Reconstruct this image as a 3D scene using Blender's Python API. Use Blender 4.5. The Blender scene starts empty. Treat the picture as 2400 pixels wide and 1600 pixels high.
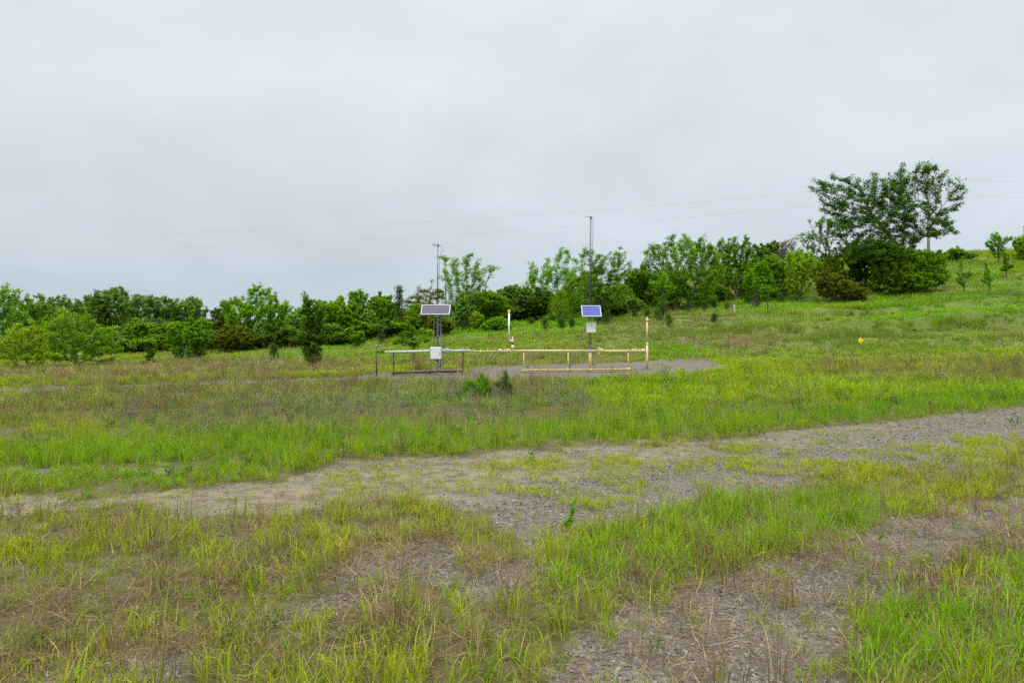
import bpy, math, random
import numpy as np
from mathutils import Vector

R = math.radians
S = bpy.context.scene
COL = S.collection
F, CU, CV, EYE = 1600.0, 1200.0, 800.0, 1.65      # 24 mm lens in photograph pixels; eye height in metres
MASK_ONLY = False

# ------------------------------------------------------------------ object helpers
def tag(o, label=None, cat=None, group=None, kind=None):
    if label: o['label'] = label
    if cat: o['category'] = cat
    if group: o['group'] = group
    if kind: o['kind'] = kind
    return o

WL = {}
def thing(name, label, cat, loc, group=None):
    o = bpy.data.objects.new(name, None)
    o.empty_display_size = 0.3
    COL.objects.link(o)
    o.location = loc
    WL[o.name] = Vector(loc)
    return tag(o, label, cat, group)

def mesh_np(name, V, Fq):
    me = bpy.data.meshes.new(name)
    V = np.asarray(V, np.float32); Fq = np.asarray(Fq, np.int32)
    k = Fq.shape[1]
    me.vertices.add(len(V)); me.vertices.foreach_set('co', V.ravel())
    me.loops.add(Fq.size); me.loops.foreach_set('vertex_index', Fq.ravel())
    me.polygons.add(len(Fq))
    me.polygons.foreach_set('loop_start', np.arange(0, Fq.size, k, dtype=np.int32))
    me.polygons.foreach_set('loop_total', np.full(len(Fq), k, np.int32))
    me.update(calc_edges=True); me.validate()
    return me

def fattr(me, name, vals, dom='POINT'):
    a = me.attributes.new(name, 'FLOAT', dom)
    a.data.foreach_set('value', np.asarray(vals, np.float32).ravel())

def link(name, me, mat, parent=None, smooth=False):
    o = bpy.data.objects.new(name, me)
    COL.objects.link(o)
    if mat is not None and len(me.materials) == 0: me.materials.append(mat)
    if parent is not None:
        o.parent = parent
        WL[o.name] = WL[parent.name]
    if smooth:
        me.polygons.foreach_set('use_smooth', np.ones(len(me.polygons), dtype=bool))
    return o

class MB:
    def __init__(s): s.v = []; s.f = []; s.sm = []
    def add(s, vs, fs, smooth=False):
        n = len(s.v); s.v += [tuple(v) for v in vs]
        for f in fs:
            s.f.append(tuple(n + i for i in f)); s.sm.append(smooth)
        return s
    def box(s, c, d, rx=0.0, rz=0.0):
        x, y, z = d[0]/2, d[1]/2, d[2]/2
        vs = []
        for p in ((-x,-y,-z),(x,-y,-z),(x,y,-z),(-x,y,-z),(-x,-y,z),(x,-y,z),(x,y,z),(-x,y,z)):
            q = Vector(p)
            if rx: q = Vector((q.x, q.y*math.cos(rx)-q.z*math.sin(rx), q.y*math.sin(rx)+q.z*math.cos(rx)))
            if rz: q = Vector((q.x*math.cos(rz)-q.y*math.sin(rz), q.x*math.sin(rz)+q.y*math.cos(rz), q.z))
            vs.append(q + Vector(c))
        return s.add(vs, [(0,3,2,1),(4,5,6,7),(0,1,5,4),(1,2,6,5),(2,3,7,6),(3,0,4,7)])
    def bbox(s, c, d, b=0.012):
        """box with chamfered vertical edges and a slightly inset front and back"""
        x, y, z = d[0]/2, d[1]/2, d[2]/2
        prof = [(-x+b,-z),(x-b,-z),(x,-z+b),(x,z-b),(x-b,z),(-x+b,z),(-x,z-b),(-x,-z+b)]
        vs = []
        for yy, k in ((-y, b), (-y+b, 0), (y-b, 0), (y, b)):
            for (px, pz) in prof:
                vs.append(Vector((px*(x-k)/x, yy, pz*(z-k)/z)) + Vector(c))
        fs = [tuple(range(7, -1, -1))[::-1], tuple(range(24, 32))[::-1]]
        for r in range(3):
            for i in range(8):
                fs.append((r*8+i, r*8+(i+1) % 8, (r+1)*8+(i+1) % 8, (r+1)*8+i))
        return s.add(vs, fs)
    def lathe(s, p0, p1, prof, n=14):
        """prof: (t along axis in metres from p0, radius)"""
        p0, p1 = Vector(p0), Vector(p1)
        ax = (p1-p0).normalized()
        up = Vector((0,0,1)) if abs(ax.z) < .9 else Vector((1,0,0))
        a = ax.cross(up).normalized(); b = ax.cross(a)
        vs = []; fs = []
        for (t, r) in prof:
            for i in range(n):
                th = 2*math.pi*i/n
                vs.append(p0 + ax*t + (a*math.cos(th)+b*math.sin(th))*max(r, 1e-4))
        for j in range(len(prof)-1):
            for i in range(n):
                fs.append((j*n+i, j*n+(i+1) % n, (j+1)*n+(i+1) % n, (j+1)*n+i))
        s.add(vs, fs, True)
        m = (len(prof)-1)*n; base = len(s.v)-len(vs)
        s.f.append(tuple(base+i for i in range(n))[::-1]); s.sm.append(False)
        s.f.append(tuple(base+m+i for i in range(n))); s.sm.append(False)
        return s
    def tube(s, p0, p1, r, r1=None, n=12):
        L = (Vector(p1)-Vector(p0)).length
        return s.lathe(p0, p1, [(0, r), (L, r if r1 is None else r1)], n)
    def path(s, pts, r, n=8):
        pts = [Vector(p) for p in pts]
        vs = []; fs = []
        for j, p in enumerate(pts):
            d = (pts[min(j+1, len(pts)-1)] - pts[max(j-1, 0)]).normalized()
            up = Vector((0,1,0)) if abs(d.y) < .9 else Vector((1,0,0))
            a = d.cross(up).normalized(); b = d.cross(a)
            for i in range(n):
                th = 2*math.pi*i/n
                vs.append(p + (a*math.cos(th)+b*math.sin(th))*r)
        for j in range(len(pts)-1):
            for i in range(n):
                fs.append((j*n+i, j*n+(i+1) % n, (j+1)*n+(i+1) % n, (j+1)*n+i))
        return s.add(vs, fs, True)
    def build(s, name, mat, parent=None):
        off = WL[parent.name] if parent is not None else Vector((0,0,0))
        me = bpy.data.meshes.new(name)
        me.from_pydata([tuple(Vector(v)-off) for v in s.v], [], s.f)
        me.update()
        me.polygons.foreach_set('use_smooth', np.array(s.sm, dtype=bool))
        return link(name, me, mat, parent)

# ------------------------------------------------------------------ noise
def vnoise(x, y, seed=0):
    x = np.asarray(x, float); y = np.asarray(y, float)
    xi = np.floor(x).astype(np.int64); yi = np.floor(y).astype(np.int64)
    fx = x-xi; fy = y-yi
    fx = fx*fx*(3-2*fx); fy = fy*fy*(3-2*fy)
    def h(a, b):
        n = (a*374761393 + b*668265263 + seed*974711) & 0x7fffffff
        n = ((n ^ (n >> 13))*1274126177) & 0x7fffffff
        return ((n ^ (n >> 16)) & 0xffff)/65535.0
    return (h(xi,yi)*(1-fx)+h(xi+1,yi)*fx)*(1-fy)+(h(xi,yi+1)*(1-fx)+h(xi+1,yi+1)*fx)*fy
def fbm(x, y, seed=0, o=4):
    t = 0; a = .5; n = 0
    for k in range(o):
        t = t + a*vnoise(x*2**k+17.3*k, y*2**k-9.1*k, seed+k); n += a; a *= .5
    return t/n

# ------------------------------------------------------------------ terrain
TY = np.array([8,12,18,22,26,30,34,38,42,46,50,58,70,90,120,200], float)
TA = np.array([-2.5,-1600/1600,-.75,-.5,-.25,-.125,0,.125,.25,.5,.75,1.0,2.5])
TV = [
 [1130,1020,947,920,903,888,876,867,860,855,850,843,836,828,821,812],
 [1130,1020,947,920,903,888,876,867,860,855,850,843,836,828,821,812],
 [1130,1020,947,920,903,888,874,864,856,850,845,838,832,826,820,812],
 [1130,1020,947,920,902,884,868,856,846,839,834,828,822,816,812,806],
 [1130,1020,946,917,893,876,863,850,836,824,815,803,794,786,782,780],
 [1130,1020,946,914,886,866,854,837,818,802,790,775,762,752,748,745],
 [1130,1020,945,910,881,862,849,830,808,790,776,758,744,732,728,725],
 [1130,1019,943,908,878,860,847,824,800,782,768,748,728,708,700,695],
 [1129,1018,940,904,872,854,840,816,794,778,764,740,712,680,668,660],
 [1128,1015,934,896,866,846,826,810,797,768,756,722,668,612,606,612],
 [1126,1010,924,886,858,838,818,802,782,740,728,692,642,590,606,622],
 [1125,1006,916,876,848,826,804,782,756,725,705,668,615,570,588,605],
 [1125,1006,916,876,848,826,804,782,756,725,705,668,615,570,588,605]]
TZ = EYE-(np.array(TV, float)-CV)/F*TY[None, :]
TZ[:, 0] = 0
LY = np.log(TY)
def _cub(p0, p1, p2, p3, t):
    return p1+.5*t*(p2-p0+t*(2*p0-5*p1+4*p2-p3+t*(3*(p1-p2)+p3-p0)))
def zg(x, y):
    x = np.asarray(x, float); y = np.asarray(y, float)
    yy = np.clip(y, 8, 199.9)
    a = np.clip(x/np.maximum(y, 6.0), -2.49, 2.49)
    i = np.clip(np.searchsorted(TA, a, side='right')-1, 0, len(TA)-2)
    fa = (a-TA[i])/(TA[i+1]-TA[i]); fa = fa*fa*(3-2*fa)*.5+fa*.5
    ly = np.log(yy)
    j = np.clip(np.searchsorted(LY, ly, side='right')-1, 0, len(TY)-2)
    fj = (ly-LY[j])/(LY[j+1]-LY[j])
    def row(ii):
        g = lambda k: TZ[ii, np.clip(k, 0, len(TY)-1)]
        return _cub(g(j-1), g(j), g(j+1), g(j+2), fj)
    z = row(i)*(1-fa)+row(i+1)*fa
    far = np.clip((y-34)/12, 0, 1)
    near = np.clip((y-2)/4, 0, 1)*(1-far)
    z = z + (fbm(x/5.0, y/5.0, 3)-.5)*(.10*near+.75*far*np.clip((a+.35)/.5, .15, 1))
    for y0, sl_, am in ((45.0, -4.0, .75), (37.5, -3.0, .45), (54.0, -5.0, .6)):      # grassy terrace banks on the right-hand slope
        t = y-(y0+sl_*(a-.5)+2.2*(fbm(x/9.0, y*0+y0, 13)-.5))
        z = z + am*np.clip((a-.28)/.2, 0, 1)*np.where(t < 0, np.exp(-(t/.9)**2), np.exp(-(t/3.2)**2))
    z = z + (fbm(x/1.1, y/1.1, 9)-.5)*(.05+.10*far)
    return z
def px(u, v, Y):
    return Vector(((u-CU)/F*Y, Y, EYE-(v-CV)/F*Y))
def uv_of(x, y, z):
    yy = np.maximum(y, .8)
    return CU+F*x/yy, CV+F*(EYE-z)/yy
def ground_at(u, v):
    Y = np.concatenate([np.linspace(2.5, 20, 400), np.linspace(20, 110, 900)])
    x = (u-CU)/F*Y
    d = (EYE-(v-CV)/F*Y)-zg(x, Y)
    k = np.argmax(d <= 0) if (d <= 0).any() else len(Y)-1
    return float(x[k]), float(Y[k]), float(zg(x[k], Y[k]))
def foot(u, Y):
    x = (u-CU)/F*Y
    return Vector((x, Y, float(zg(x, Y))))

# ------------------------------------------------------------------ lay-out zones of the ground (polygons projected onto the terrain)
U0, U1, DU, V0, V1, DV = -600, 3000, 6, 560, 1700, 2
GU = np.arange(U0, U1, DU)+DU/2; GV = np.arange(V0, V1, DV)+DV/2
MU, MV = np.meshgrid(GU, GV)
def inpoly(P):
    r = np.zeros(MU.shape, bool); n = len(P)
    for i in range(n):
        x1, y1 = P[i]; x2, y2 = P[(i+1) % n]
        if y1 == y2: continue
        c = ((y1 > MV) != (y2 > MV)) & (MU < (x2-x1)*(MV-y1)/(y2-y1)+x1)
        r ^= c
    return r
def blur(a, ku, kv):
    for ax, k in ((1, ku), (0, kv)):
        if k < 1: continue
        p = np.pad(a, [(k, k) if ax == 0 else (0, 0), (k, k) if ax == 1 else (0, 0)], mode='edge')
        c = np.cumsum(p, axis=ax); w = 2*k+1
        z = np.zeros_like(np.take(c, [0], axis=ax))
        c = np.concatenate([z, c], axis=ax)
        n = a.shape[ax]
        a = (np.take(c, range(w, w+n), axis=ax)-np.take(c, range(0, n), axis=ax))/w
    return a
def zone(polys, ku=3, kv=3):
    m = np.zeros(MU.shape)
    for P in polys:
        w = 1.0
        if isinstance(P[0], (int, float)): w, P = P
        m = np.maximum(m, inpoly(P)*w)
    return blur(blur(m, ku, kv), ku, kv)
ROADP = [[(330,1160),(480,1140),(700,1118),(760,1092),(1000,1070),(1300,1052),(1550,1035),(1850,1012),(2130,982),(2420,952),(3000,905),
          (3000,1020),(2420,1070),(2150,1095),(1900,1118),(1750,1150),(1600,1195),(1450,1225),(1330,1250),(1200,1230),(1120,1190),(900,1188),(500,1193)],
         [(-600,1190),(0,1165),(270,1152),(420,1150),(450,1190),(250,1180),(0,1198),(-600,1235)],
         (.8, [(-300,1110),(0,1094),(200,1092),(400,1094),(400,1110),(200,1106),(0,1108),(-300,1125)])]
PADP = [[(800,890),(870,874),(1000,866),(1230,854),(1400,850),(1560,843),(1650,840),(1725,858),(1690,874),(1560,882),(1420,890),(1270,895),(1100,896),(900,896)],
        [(-600,928),(0,906),(250,903),(420,896),(600,890),(760,884),(900,878),(900,896),(700,903),(450,909),(280,917),(0,932),(-600,962)]]
BAREP = [(.9, [(590,1450),(700,1380),(930,1305),(1150,1262),(1300,1225),(1430,1240),(1270,1300),(1130,1345),(930,1400),(760,1455)]),
         (.9, [(1270,1660),(1360,1510),(1500,1440),(1680,1360),(1900,1280),(2060,1215),(2300,1170),(2500,1150),(2500,1225),(2260,1285),(2200,1340),(2040,1430),(1930,1500),(1880,1660)]),
         (.7, [(220,1560),(320,1520),(470,1490),(600,1530),(420,1620),(220,1660)])]
Z = {}
Z['road'] = zone(ROADP, 2, 2)
Z['pad'] = zone(PADP, 2, 1)
Z['bare'] = zone(BAREP, 4, 6)
Z['sand'] = zone([[(-600,1250),(-300,1100),(400,1090),(480,1140),(760,1085),(1300,1045),(1850,1005),(2150,975),(2150,1000),(1700,1060),(1350,1120),(1200,1160),(1120,1192),(480,1200)],
                  (.45, [(1500,1035),(2400,950),(2400,985),(1800,1050)])], 12, 8)*.72
Z['ridge_shade'] = zone([[(1880,800),(2050,778),(2200,752),(2500,722),(2500,746),(2200,776),(2050,800),(1880,815)], (.8, [(1520,782),(1700,768),(1900,770),(1900,782),(1700,782),(1520,796)]), (.7, [(2050,720),(2300,690),(2500,680),(2500,692),(2300,704),(2050,734)]),
                   (.6, [(1900,822),(2150,812),(2400,790),(2400,804),(2150,826),(1900,834)])], 10, 3)  # shade of the terrace faces, put into the grass tint; grass also taller
Z['verge'] = zone([[(760,1105),(1000,1085),(1400,1065),(1700,1040),(2050,1015),(2110,1030),(1700,1075),(1300,1098),(1000,1112),(800,1124)],
                   (.6, [(1200,1150),(1500,1095),(1900,1070),(2400,1010),(2400,1035),(1950,1100),(1500,1170),(1300,1200)]), (.8, [(1950,1110),(2200,1080),(2500,1030),(2500,1130),(2100,1190)]),
                   (.5, [(0,1168),(420,1150),(500,1165),(260,1172),(0,1186)])], 8, 4)
Z['brown'] = zone([[(-600,945),(0,930),(250,908),(760,893),(1000,900),(900,935),(650,955),(300,985),(-600,1020)], [(1000,890),(1250,890),(1320,935),(1040,940)],
                   [(1900,850),(2500,845),(2500,905),(2150,905),(1880,885)], [(330,1310),(480,1320),(490,1500),(330,1500)],
                   [(1480,1240),(1750,1170),(1930,1190),(1850,1300),(1500,1440),(1250,1560),(1050,1540)],
                   [(1420,755),(1620,735),(1800,730),(1800,752),(1620,800),(1400,815)], (.6, [(1850,755),(2100,760),(2200,830),(1750,840),(1700,800)]),
                   (.8, [(-300,1600),(0,1500),(250,1440),(700,1480),(1100,1500),(1250,1640),(-300,1680)])], 10, 6)
Z['bank'] = zone([[(1560,800),(1640,788),(1850,782),(1870,802),(1700,812),(1560,815)]], 8, 3)
Z['purple'] = zone([[(230,975),(700,935),(1000,905),(1350,905),(1420,960),(1300,990),(1100,1008),(600,1018),(330,1025)], (.6, [(1780,920),(1900,900),(1950,960),(1780,985)])], 12, 8)
Z['dry'] = zone([[(-600,905),(0,880),(250,868),(500,852),(800,852),(880,872),(700,886),(400,898),(0,908),(-600,935)],
                 [(-300,1450),(60,1400),(330,1350),(420,1480),(250,1600),(-300,1660)], (.7, [(780,1330),(1100,1400),(1050,1600),(760,1600)]),
                 [(1780,1600),(1860,1450),(2000,1360),(2200,1290),(2500,1220),(2500,1330),(2150,1430),(1990,1520),(1950,1660),(1780,1660)],
                 (.8, [(900,850),(1230,835),(1480,830),(1500,846),(1240,858),(950,868)]), (.7, [(560,1240),(1000,1200),(1250,1260),(1000,1310),(650,1330)]),
                 (.6, [(1500,690),(1760,655),(1800,690),(1640,715),(1500,735)]), [(1690,802),(1765,800),(1765,832),(1690,832)], (.7, [(2340,770),(2400,765),(2400,800),(2340,800)]), (.5, [(1930,640),(2080,625),(2080,665),(1930,680)])], 8, 5)
Z['lush'] = zone([[(-600,1080),(0,1045),(500,1020),(1000,1002),(1500,985),(1900,965),(2150,940),(2500,900),(2500,945),(2100,982),(1800,1010),(1500,1033),(1200,1050),(1000,1065),(760,1085),(700,1112),(450,1140),(300,1145),(0,1162),(-600,1190)],
                  [(1930,1660),(2000,1510),(2120,1430),(2300,1340),(2500,1300),(2500,1660)], (.8, [(1250,1340),(1500,1230),(1750,1160),(2050,1160),(2090,1220),(1900,1285),(1750,1300),(1550,1380),(1400,1430)])], 6, 5)
Z['tall'] = zone([[(1000,1560),(1200,1340),(1450,1235),(1750,1160),(2050,1165),(2090,1220),(1900,1285),(1700,1345),(1550,1410),(1400,1490),(1200,1600)], (.8, [(1930,1660),(2000,1520),(2300,1350),(2500,1320),(2500,1660)]),
                  (.5, [(-600,950),(0,935),(1000,900),(1500,895),(2500,850),(2500,900),(1500,985),(0,1040),(-600,1080)])], 8, 8)
Z['yellow'] = zone([[(1580,885),(2000,852),(2500,822),(2500,850),(2000,876),(1700,900)], (.6, [(1750,1000),(2100,985),(2100,1030),(1600,1060)])], 12, 4)
Z['white'] = zone([[(2270,822),(2400,806),(2500,800),(2500,818),(2330,824)], (.5, [(560,850),(700,835),(720,852),(620,868)]), (.3, [(2150,690),(2450,660),(2450,760),(2150,760)])], 4, 2)
Z['green2'] = zone([[(1500,690),(1850,690),(2100,700),(1950,720),(1650,745),(1480,745)], [(1000,760),(1500,735),(1500,770),(1000,800)], [(1730,800),(1950,805),(1950,830),(1780,835)], [(2000,730),(2500,690),(2500,740),(2000,770)]], 12, 5)
def Zs(name, u, v):
    m = Z[name]
    fu = np.clip((u-U0)/DU-.5, 0, m.shape[1]-1.001); fv = np.clip((v-V0)/DV-.5, 0, m.shape[0]-1.001)
    i = fu.astype(int); j = fv.astype(int); a = fu-i; b = fv-j
    return (m[j,i]*(1-a)+m[j,i+1]*a)*(1-b)+(m[j+1,i]*(1-a)+m[j+1,i+1]*a)*b
def zones(x, y, names, wob=1.0):
    z = zg(x, y)
    u, v = uv_of(x, y, z)
    nu = (fbm(x*1.3, y*1.3, 21, 6)-.5)*1.5; nv = (fbm(x*1.3+50, y*1.3, 22, 6)-.5)*1.5
    sc = F/np.maximum(y, 1.5)
    u = u+nu*sc*.8*wob; v = v+nv*sc*.8*wob*np.clip(2.2/np.maximum(y, 1), .05, 1)
    out = {n: Zs(n, u, v) for n in names}
    out['u'], out['v'], out['z'] = u, v, z
    return out
# ------------------------------------------------------------------ materials
class N:
    def __init__(s, name):
        s.m = bpy.data.materials.new(name); s.m.use_nodes = True
        s.t = s.m.node_tree; s.t.nodes.clear()
        s.out = s.n('ShaderNodeOutputMaterial')
    def n(s, typ, **kw):
        o = s.t.nodes.new(typ)
        for k, v in kw.items():
            if k.startswith('_'): setattr(o, k[1:], v)
        return o
    def l(s, a, b): s.t.links.new(a, b)
    def set(s, sock, v):
        if hasattr(v, 'is_linked') or isinstance(v, bpy.types.NodeSocket): s.l(v, sock)
        else: sock.default_value = v
    def noise(s, scale, detail=4, rough=.55, vec=None, dist=0):
        o = s.n('ShaderNodeTexNoise')
        o.inputs['Scale'].default_value = scale; o.inputs['Detail'].default_value = detail
        o.inputs['Roughness'].default_value = rough; o.inputs['Distortion'].default_value = dist
        if vec is not None: s.l(vec, o.inputs['Vector'])
        return o.outputs['Fac']
    def voro(s, scale, vec=None, out='Distance', feat='F1'):
        o = s.n('ShaderNodeTexVoronoi'); o.feature = feat
        o.inputs['Scale'].default_value = scale
        if vec is not None: s.l(vec, o.inputs['Vector'])
        return o.outputs[out]
    def ramp(s, fac, stops):
        o = s.n('ShaderNodeValToRGB'); e = o.color_ramp.elements
        while len(e) < len(stops): e.new(.5)
        for el, (p, c) in zip(e, stops):
            el.position = p; el.color = (*c, 1) if len(c) == 3 else c
        s.l(fac, o.inputs['Fac']); return o.outputs['Color']
    def mix(s, fac, a, b, mode='MIX'):
        o = s.n('ShaderNodeMix'); o.data_type = 'RGBA'; o.blend_type = mode
        for sock, v in ((o.inputs[0], fac), (o.inputs[6], a), (o.inputs[7], b)):
            if isinstance(v, tuple) and len(v) == 3: v = (*v, 1)
            s.set(sock, v)
        return o.outputs[2]
    def math(s, op, a, b=0.0, c=None):
        o = s.n('ShaderNodeMath'); o.operation = op
        s.set(o.inputs[0], a); s.set(o.inputs[1], b)
        if c is not None: s.set(o.inputs[2], c)
        return o.outputs[0]
    def attr(s, name, typ='GEOMETRY'):
        o = s.n('ShaderNodeAttribute'); o.attribute_name = name; o.attribute_type = typ
        return o
    def coord(s): return s.n('ShaderNodeTexCoord').outputs['Object']
    def bump(s, h, strength=.5, dist=.02):
        o = s.n('ShaderNodeBump'); o.inputs['Strength'].default_value = strength; o.inputs['Distance'].default_value = dist
        s.l(h, o.inputs['Height']); return o.outputs['Normal']
    def bsdf(s, col, rough=.6, metal=0.0, normal=None, spec=None):
        o = s.n('ShaderNodeBsdfPrincipled')
        if isinstance(col, tuple) and len(col) == 3: col = (*col, 1)
        s.set(o.inputs['Base Color'], col); s.set(o.inputs['Roughness'], rough); s.set(o.inputs['Metallic'], metal)
        if normal is not None: s.l(normal, o.inputs['Normal'])
        if spec is not None: o.inputs['Specular IOR Level'].default_value = spec
        return o.outputs[0]
    def done(s, sh):
        s.l(sh, s.out.inputs['Surface']); return s.m

def paint(name, base, worn, amount=.45, rough=.5, metal=0.0, scale=9):
    n = N(name); c = n.coord()
    a = n.noise(scale, 6, .7, c); b = n.noise(scale*5, 3, .6, c)
    f = n.ramp(n.math('ADD', n.math('MULTIPLY', a, .75), n.math('MULTIPLY', b, .25)), [(amount, (1,1,1)), (amount+.09, (0,0,0))])
    t = n.mix(n.math('MULTIPLY', n.noise(scale*.4, 3, .5, c), .3), base, tuple(x*.78 for x in base))
    col = n.mix(f, t, worn)
    return n.done(n.bsdf(col, rough, metal, n.bump(b, .15, .004)))

BR = {'leaf_dark': 1.05, 'leaf_yellow': 1.0, 'leaf_bright': 1.08, 'leaf_brown': 1.0, 'leaf_juniper': 1.0}
def leafmat(name, dark, mid, light, trans=.40):
    dark, mid, light = [tuple(a*b for a, b in zip(c, (1.3*BR.get(name, 1.2), 1.25*BR.get(name, 1.2), 1.2*BR.get(name, 1.2)))) for c in (dark, mid, light)]
    n = N(name)
    lv = n.attr('lv').outputs['Fac']; cv = n.attr('cv').outputs['Fac']
    oi = n.n('ShaderNodeObjectInfo').outputs['Random']
    f = n.math('ADD', n.math('MULTIPLY', lv, .45), n.math('MULTIPLY', cv, .55))
    c = n.ramp(f, [(.05, dark), (.5, mid), (.95, light)])
    hsv = n.n('ShaderNodeHueSaturation'); n.l(c, hsv.inputs['Color'])
    n.l(n.math('ADD', n.math('MULTIPLY', oi, .03), .485), hsv.inputs['Hue'])
    n.l(n.math('ADD', n.math('MULTIPLY', oi, .3), .85), hsv.inputs['Value'])
    c = hsv.outputs['Color']
    d = n.bsdf(c, .7, 0, None, .04)
    t = n.n('ShaderNodeBsdfTranslucent'); n.l(n.mix(.5, c, (mid[0]*1.5, mid[1]*1.5, mid[2])), t.inputs['Color'])
    m = n.n('ShaderNodeMixShader'); m.inputs[0].default_value = trans
    n.l(d, m.inputs[1]); n.l(t.outputs[0], m.inputs[2])
    return n.done(m.outputs[0])

def grassmat(name, tip_mix=.25, base=(.16,.13,.06), trans=.3, dry0=.90):
    n = N(name)
    t = n.attr('tint', 'INSTANCER').outputs['Color']
    bv = n.attr('bv').outputs['Fac']; ht = n.attr('ht').outputs['Fac']
    dry = n.ramp(bv, [(dry0, (0,0,0)), (dry0+.04, (1,1,1))])
    c = n.mix(dry, t, (.30,.23,.11))
    hsv = n.n('ShaderNodeHueSaturation'); n.l(c, hsv.inputs['Color'])
    n.l(n.math('ADD', n.math('MULTIPLY', bv, .55), .72), hsv.inputs['Value'])
    c = hsv.outputs['Color']
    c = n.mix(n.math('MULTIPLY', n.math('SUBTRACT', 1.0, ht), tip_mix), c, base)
    d = n.bsdf(c, .7, 0, None, .04)
    tr = n.n('ShaderNodeBsdfTranslucent'); n.l(c, tr.inputs['Color'])
    m = n.n('ShaderNodeMixShader'); m.inputs[0].default_value = trans
    n.l(d, m.inputs[1]); n.l(tr.outputs[0], m.inputs[2])
    return n.done(m.outputs[0])

def flatinst(name, rough=.8, spec=.3):
    n = N(name); c = n.coord()
    t = n.attr('tint', 'INSTANCER').outputs['Color']
    return n.done(n.bsdf(n.mix(n.math('MULTIPLY', n.noise(30, 3, .6, c), .6), t, (.1,.09,.085)), rough, 0, None, spec))

M = {}
M['leaf_bright'] = leafmat('leaf_bright', (.045,.110,.004), (.110,.240,.008), (.215,.365,.016))
M['leaf_mid'] = leafmat('leaf_mid', (.034,.085,.006), (.085,.180,.010), (.165,.285,.020))
M['leaf_dark'] = leafmat('leaf_dark', (.022,.058,.006), (.056,.122,.011), (.115,.205,.020))
M['leaf_hazy'] = leafmat('leaf_hazy', (.036,.085,.016), (.080,.160,.026), (.140,.240,.040))  # bluer, paler green: distance haze mixed into the leaf colour
M['leaf_pale'] = leafmat('leaf_pale', (.048,.105,.014), (.105,.195,.024), (.185,.290,.042))
M['leaf_yellow'] = leafmat('leaf_yellow', (.080,.150,.005), (.180,.280,.010), (.300,.390,.018))
M['leaf_brown'] = leafmat('leaf_brown', (.050,.075,.008), (.105,.140,.014), (.185,.225,.024))
M['leaf_juniper'] = leafmat('leaf_juniper', (.014,.040,.007), (.034,.078,.011), (.075,.140,.018), .12)
M['leaf_grey'] = leafmat('leaf_grey', (.05,.05,.035), (.085,.085,.065), (.13,.13,.10))
def barkmat(name, a, b):
    n = N(name); c = n.coord()
    return n.done(n.bsdf(n.mix(n.noise(14, 5, .7, c), a, b), .9, 0, n.bump(n.noise(40, 4, .7, c), .5, .02)))
M['bark'] = barkmat('bark', (.06,.05,.042), (.17,.145,.125))
M['bark_pale'] = barkmat('bark_pale', (.12,.105,.10), (.30,.27,.26))
M['wood_grey'] = barkmat('wood_grey', (.20,.185,.18), (.38,.36,.35))
M['cream'] = paint('cream_paint', (.60,.485,.255), (.45,.32,.16), .34, .5)
M['cream_pale'] = paint('pale_cream_paint', (.70,.60,.40), (.45,.30,.15), .36, .45)
M['greypipe'] = paint('pale_grey_paint', (.40,.425,.445), (.20,.13,.09), .37, .45)
M['bluegrey'] = paint('blue_grey_paint', (.33,.37,.41), (.18,.13,.10), .38, .45)
M['galv'] = paint('galvanised_steel', (.26,.30,.33), (.17,.18,.19), .5, .5, .35)
M['mast'] = paint('dark_galvanised_steel', (.17,.20,.23), (.11,.12,.13), .5, .5, .3)
M['rust'] = paint('rusted_steel', (.15,.055,.03), (.08,.035,.022), .45, .85)
M['darksteel'] = paint('weathered_dark_steel', (.065,.055,.05), (.13,.075,.045), .42, .7)
M['brownvalve'] = paint('brown_iron', (.10,.065,.045), (.05,.03,.02), .5, .7)
M['white'] = paint('white_paint', (.78,.79,.77), (.45,.40,.33), .30, .4)
M['boxwhite'] = paint('box_white_paint', (.63,.66,.64), (.42,.42,.38), .30, .45)
M['frame'] = paint('aluminium_frame', (.40,.41,.43), (.3,.3,.3), .35, .45, .1)
M['yellow'] = paint('yellow_paint', (.78,.47,.03), (.45,.25,.03), .36, .45)
M['marker'] = paint('yellow_plastic', (.85,.62,.01), (.6,.42,.02), .3, .4)
M['black'] = paint('black_rubber', (.03,.03,.033), (.06,.06,.06), .45, .6)
M['cable'] = paint('grey_cable', (.40,.40,.39), (.25,.25,.24), .45, .6)
M['wire'] = paint('weathered_aluminium_wire', (.34,.35,.37), (.25,.25,.26), .45, .6)
def cellmat(name, deep, bright, nx, nz, line):
    n = N(name); uv = n.n('ShaderNodeUVMap').outputs[0]
    sep = n.n('ShaderNodeSeparateXYZ'); n.l(uv, sep.inputs[0])
    def grid(s, k, w):
        f = n.math('FRACT', n.math('MULTIPLY', s, float(k)))
        return n.math('LESS_THAN', n.math('ABSOLUTE', n.math('SUBTRACT', f, .5)), .5-w)
    g = n.math('MULTIPLY', grid(sep.outputs[0], nx, .035), grid(sep.outputs[1], nz, .045))
    b = n.math('MULTIPLY', grid(sep.outputs[0], nx*3, .05), 1.0)
    v = n.voro(60, uv, 'Color')
    c = n.mix(n.n('ShaderNodeRGBToBW').outputs[0], deep, bright)
    bw = [x for x in n.t.nodes if x.bl_idname == 'ShaderNodeRGBToBW'][0]; n.l(v, bw.inputs[0])
    c = n.mix(b, n.mix(.5, bright, (.14,.15,.20)), c)
    c = n.mix(g, line, c)
    return n.done(n.bsdf(c, .35, 0, None, .12))
M['cell_left'] = cellmat('solar_cells_dusty', (.048,.046,.072), (.080,.076,.098), 9, 4, (.17,.17,.19))
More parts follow.
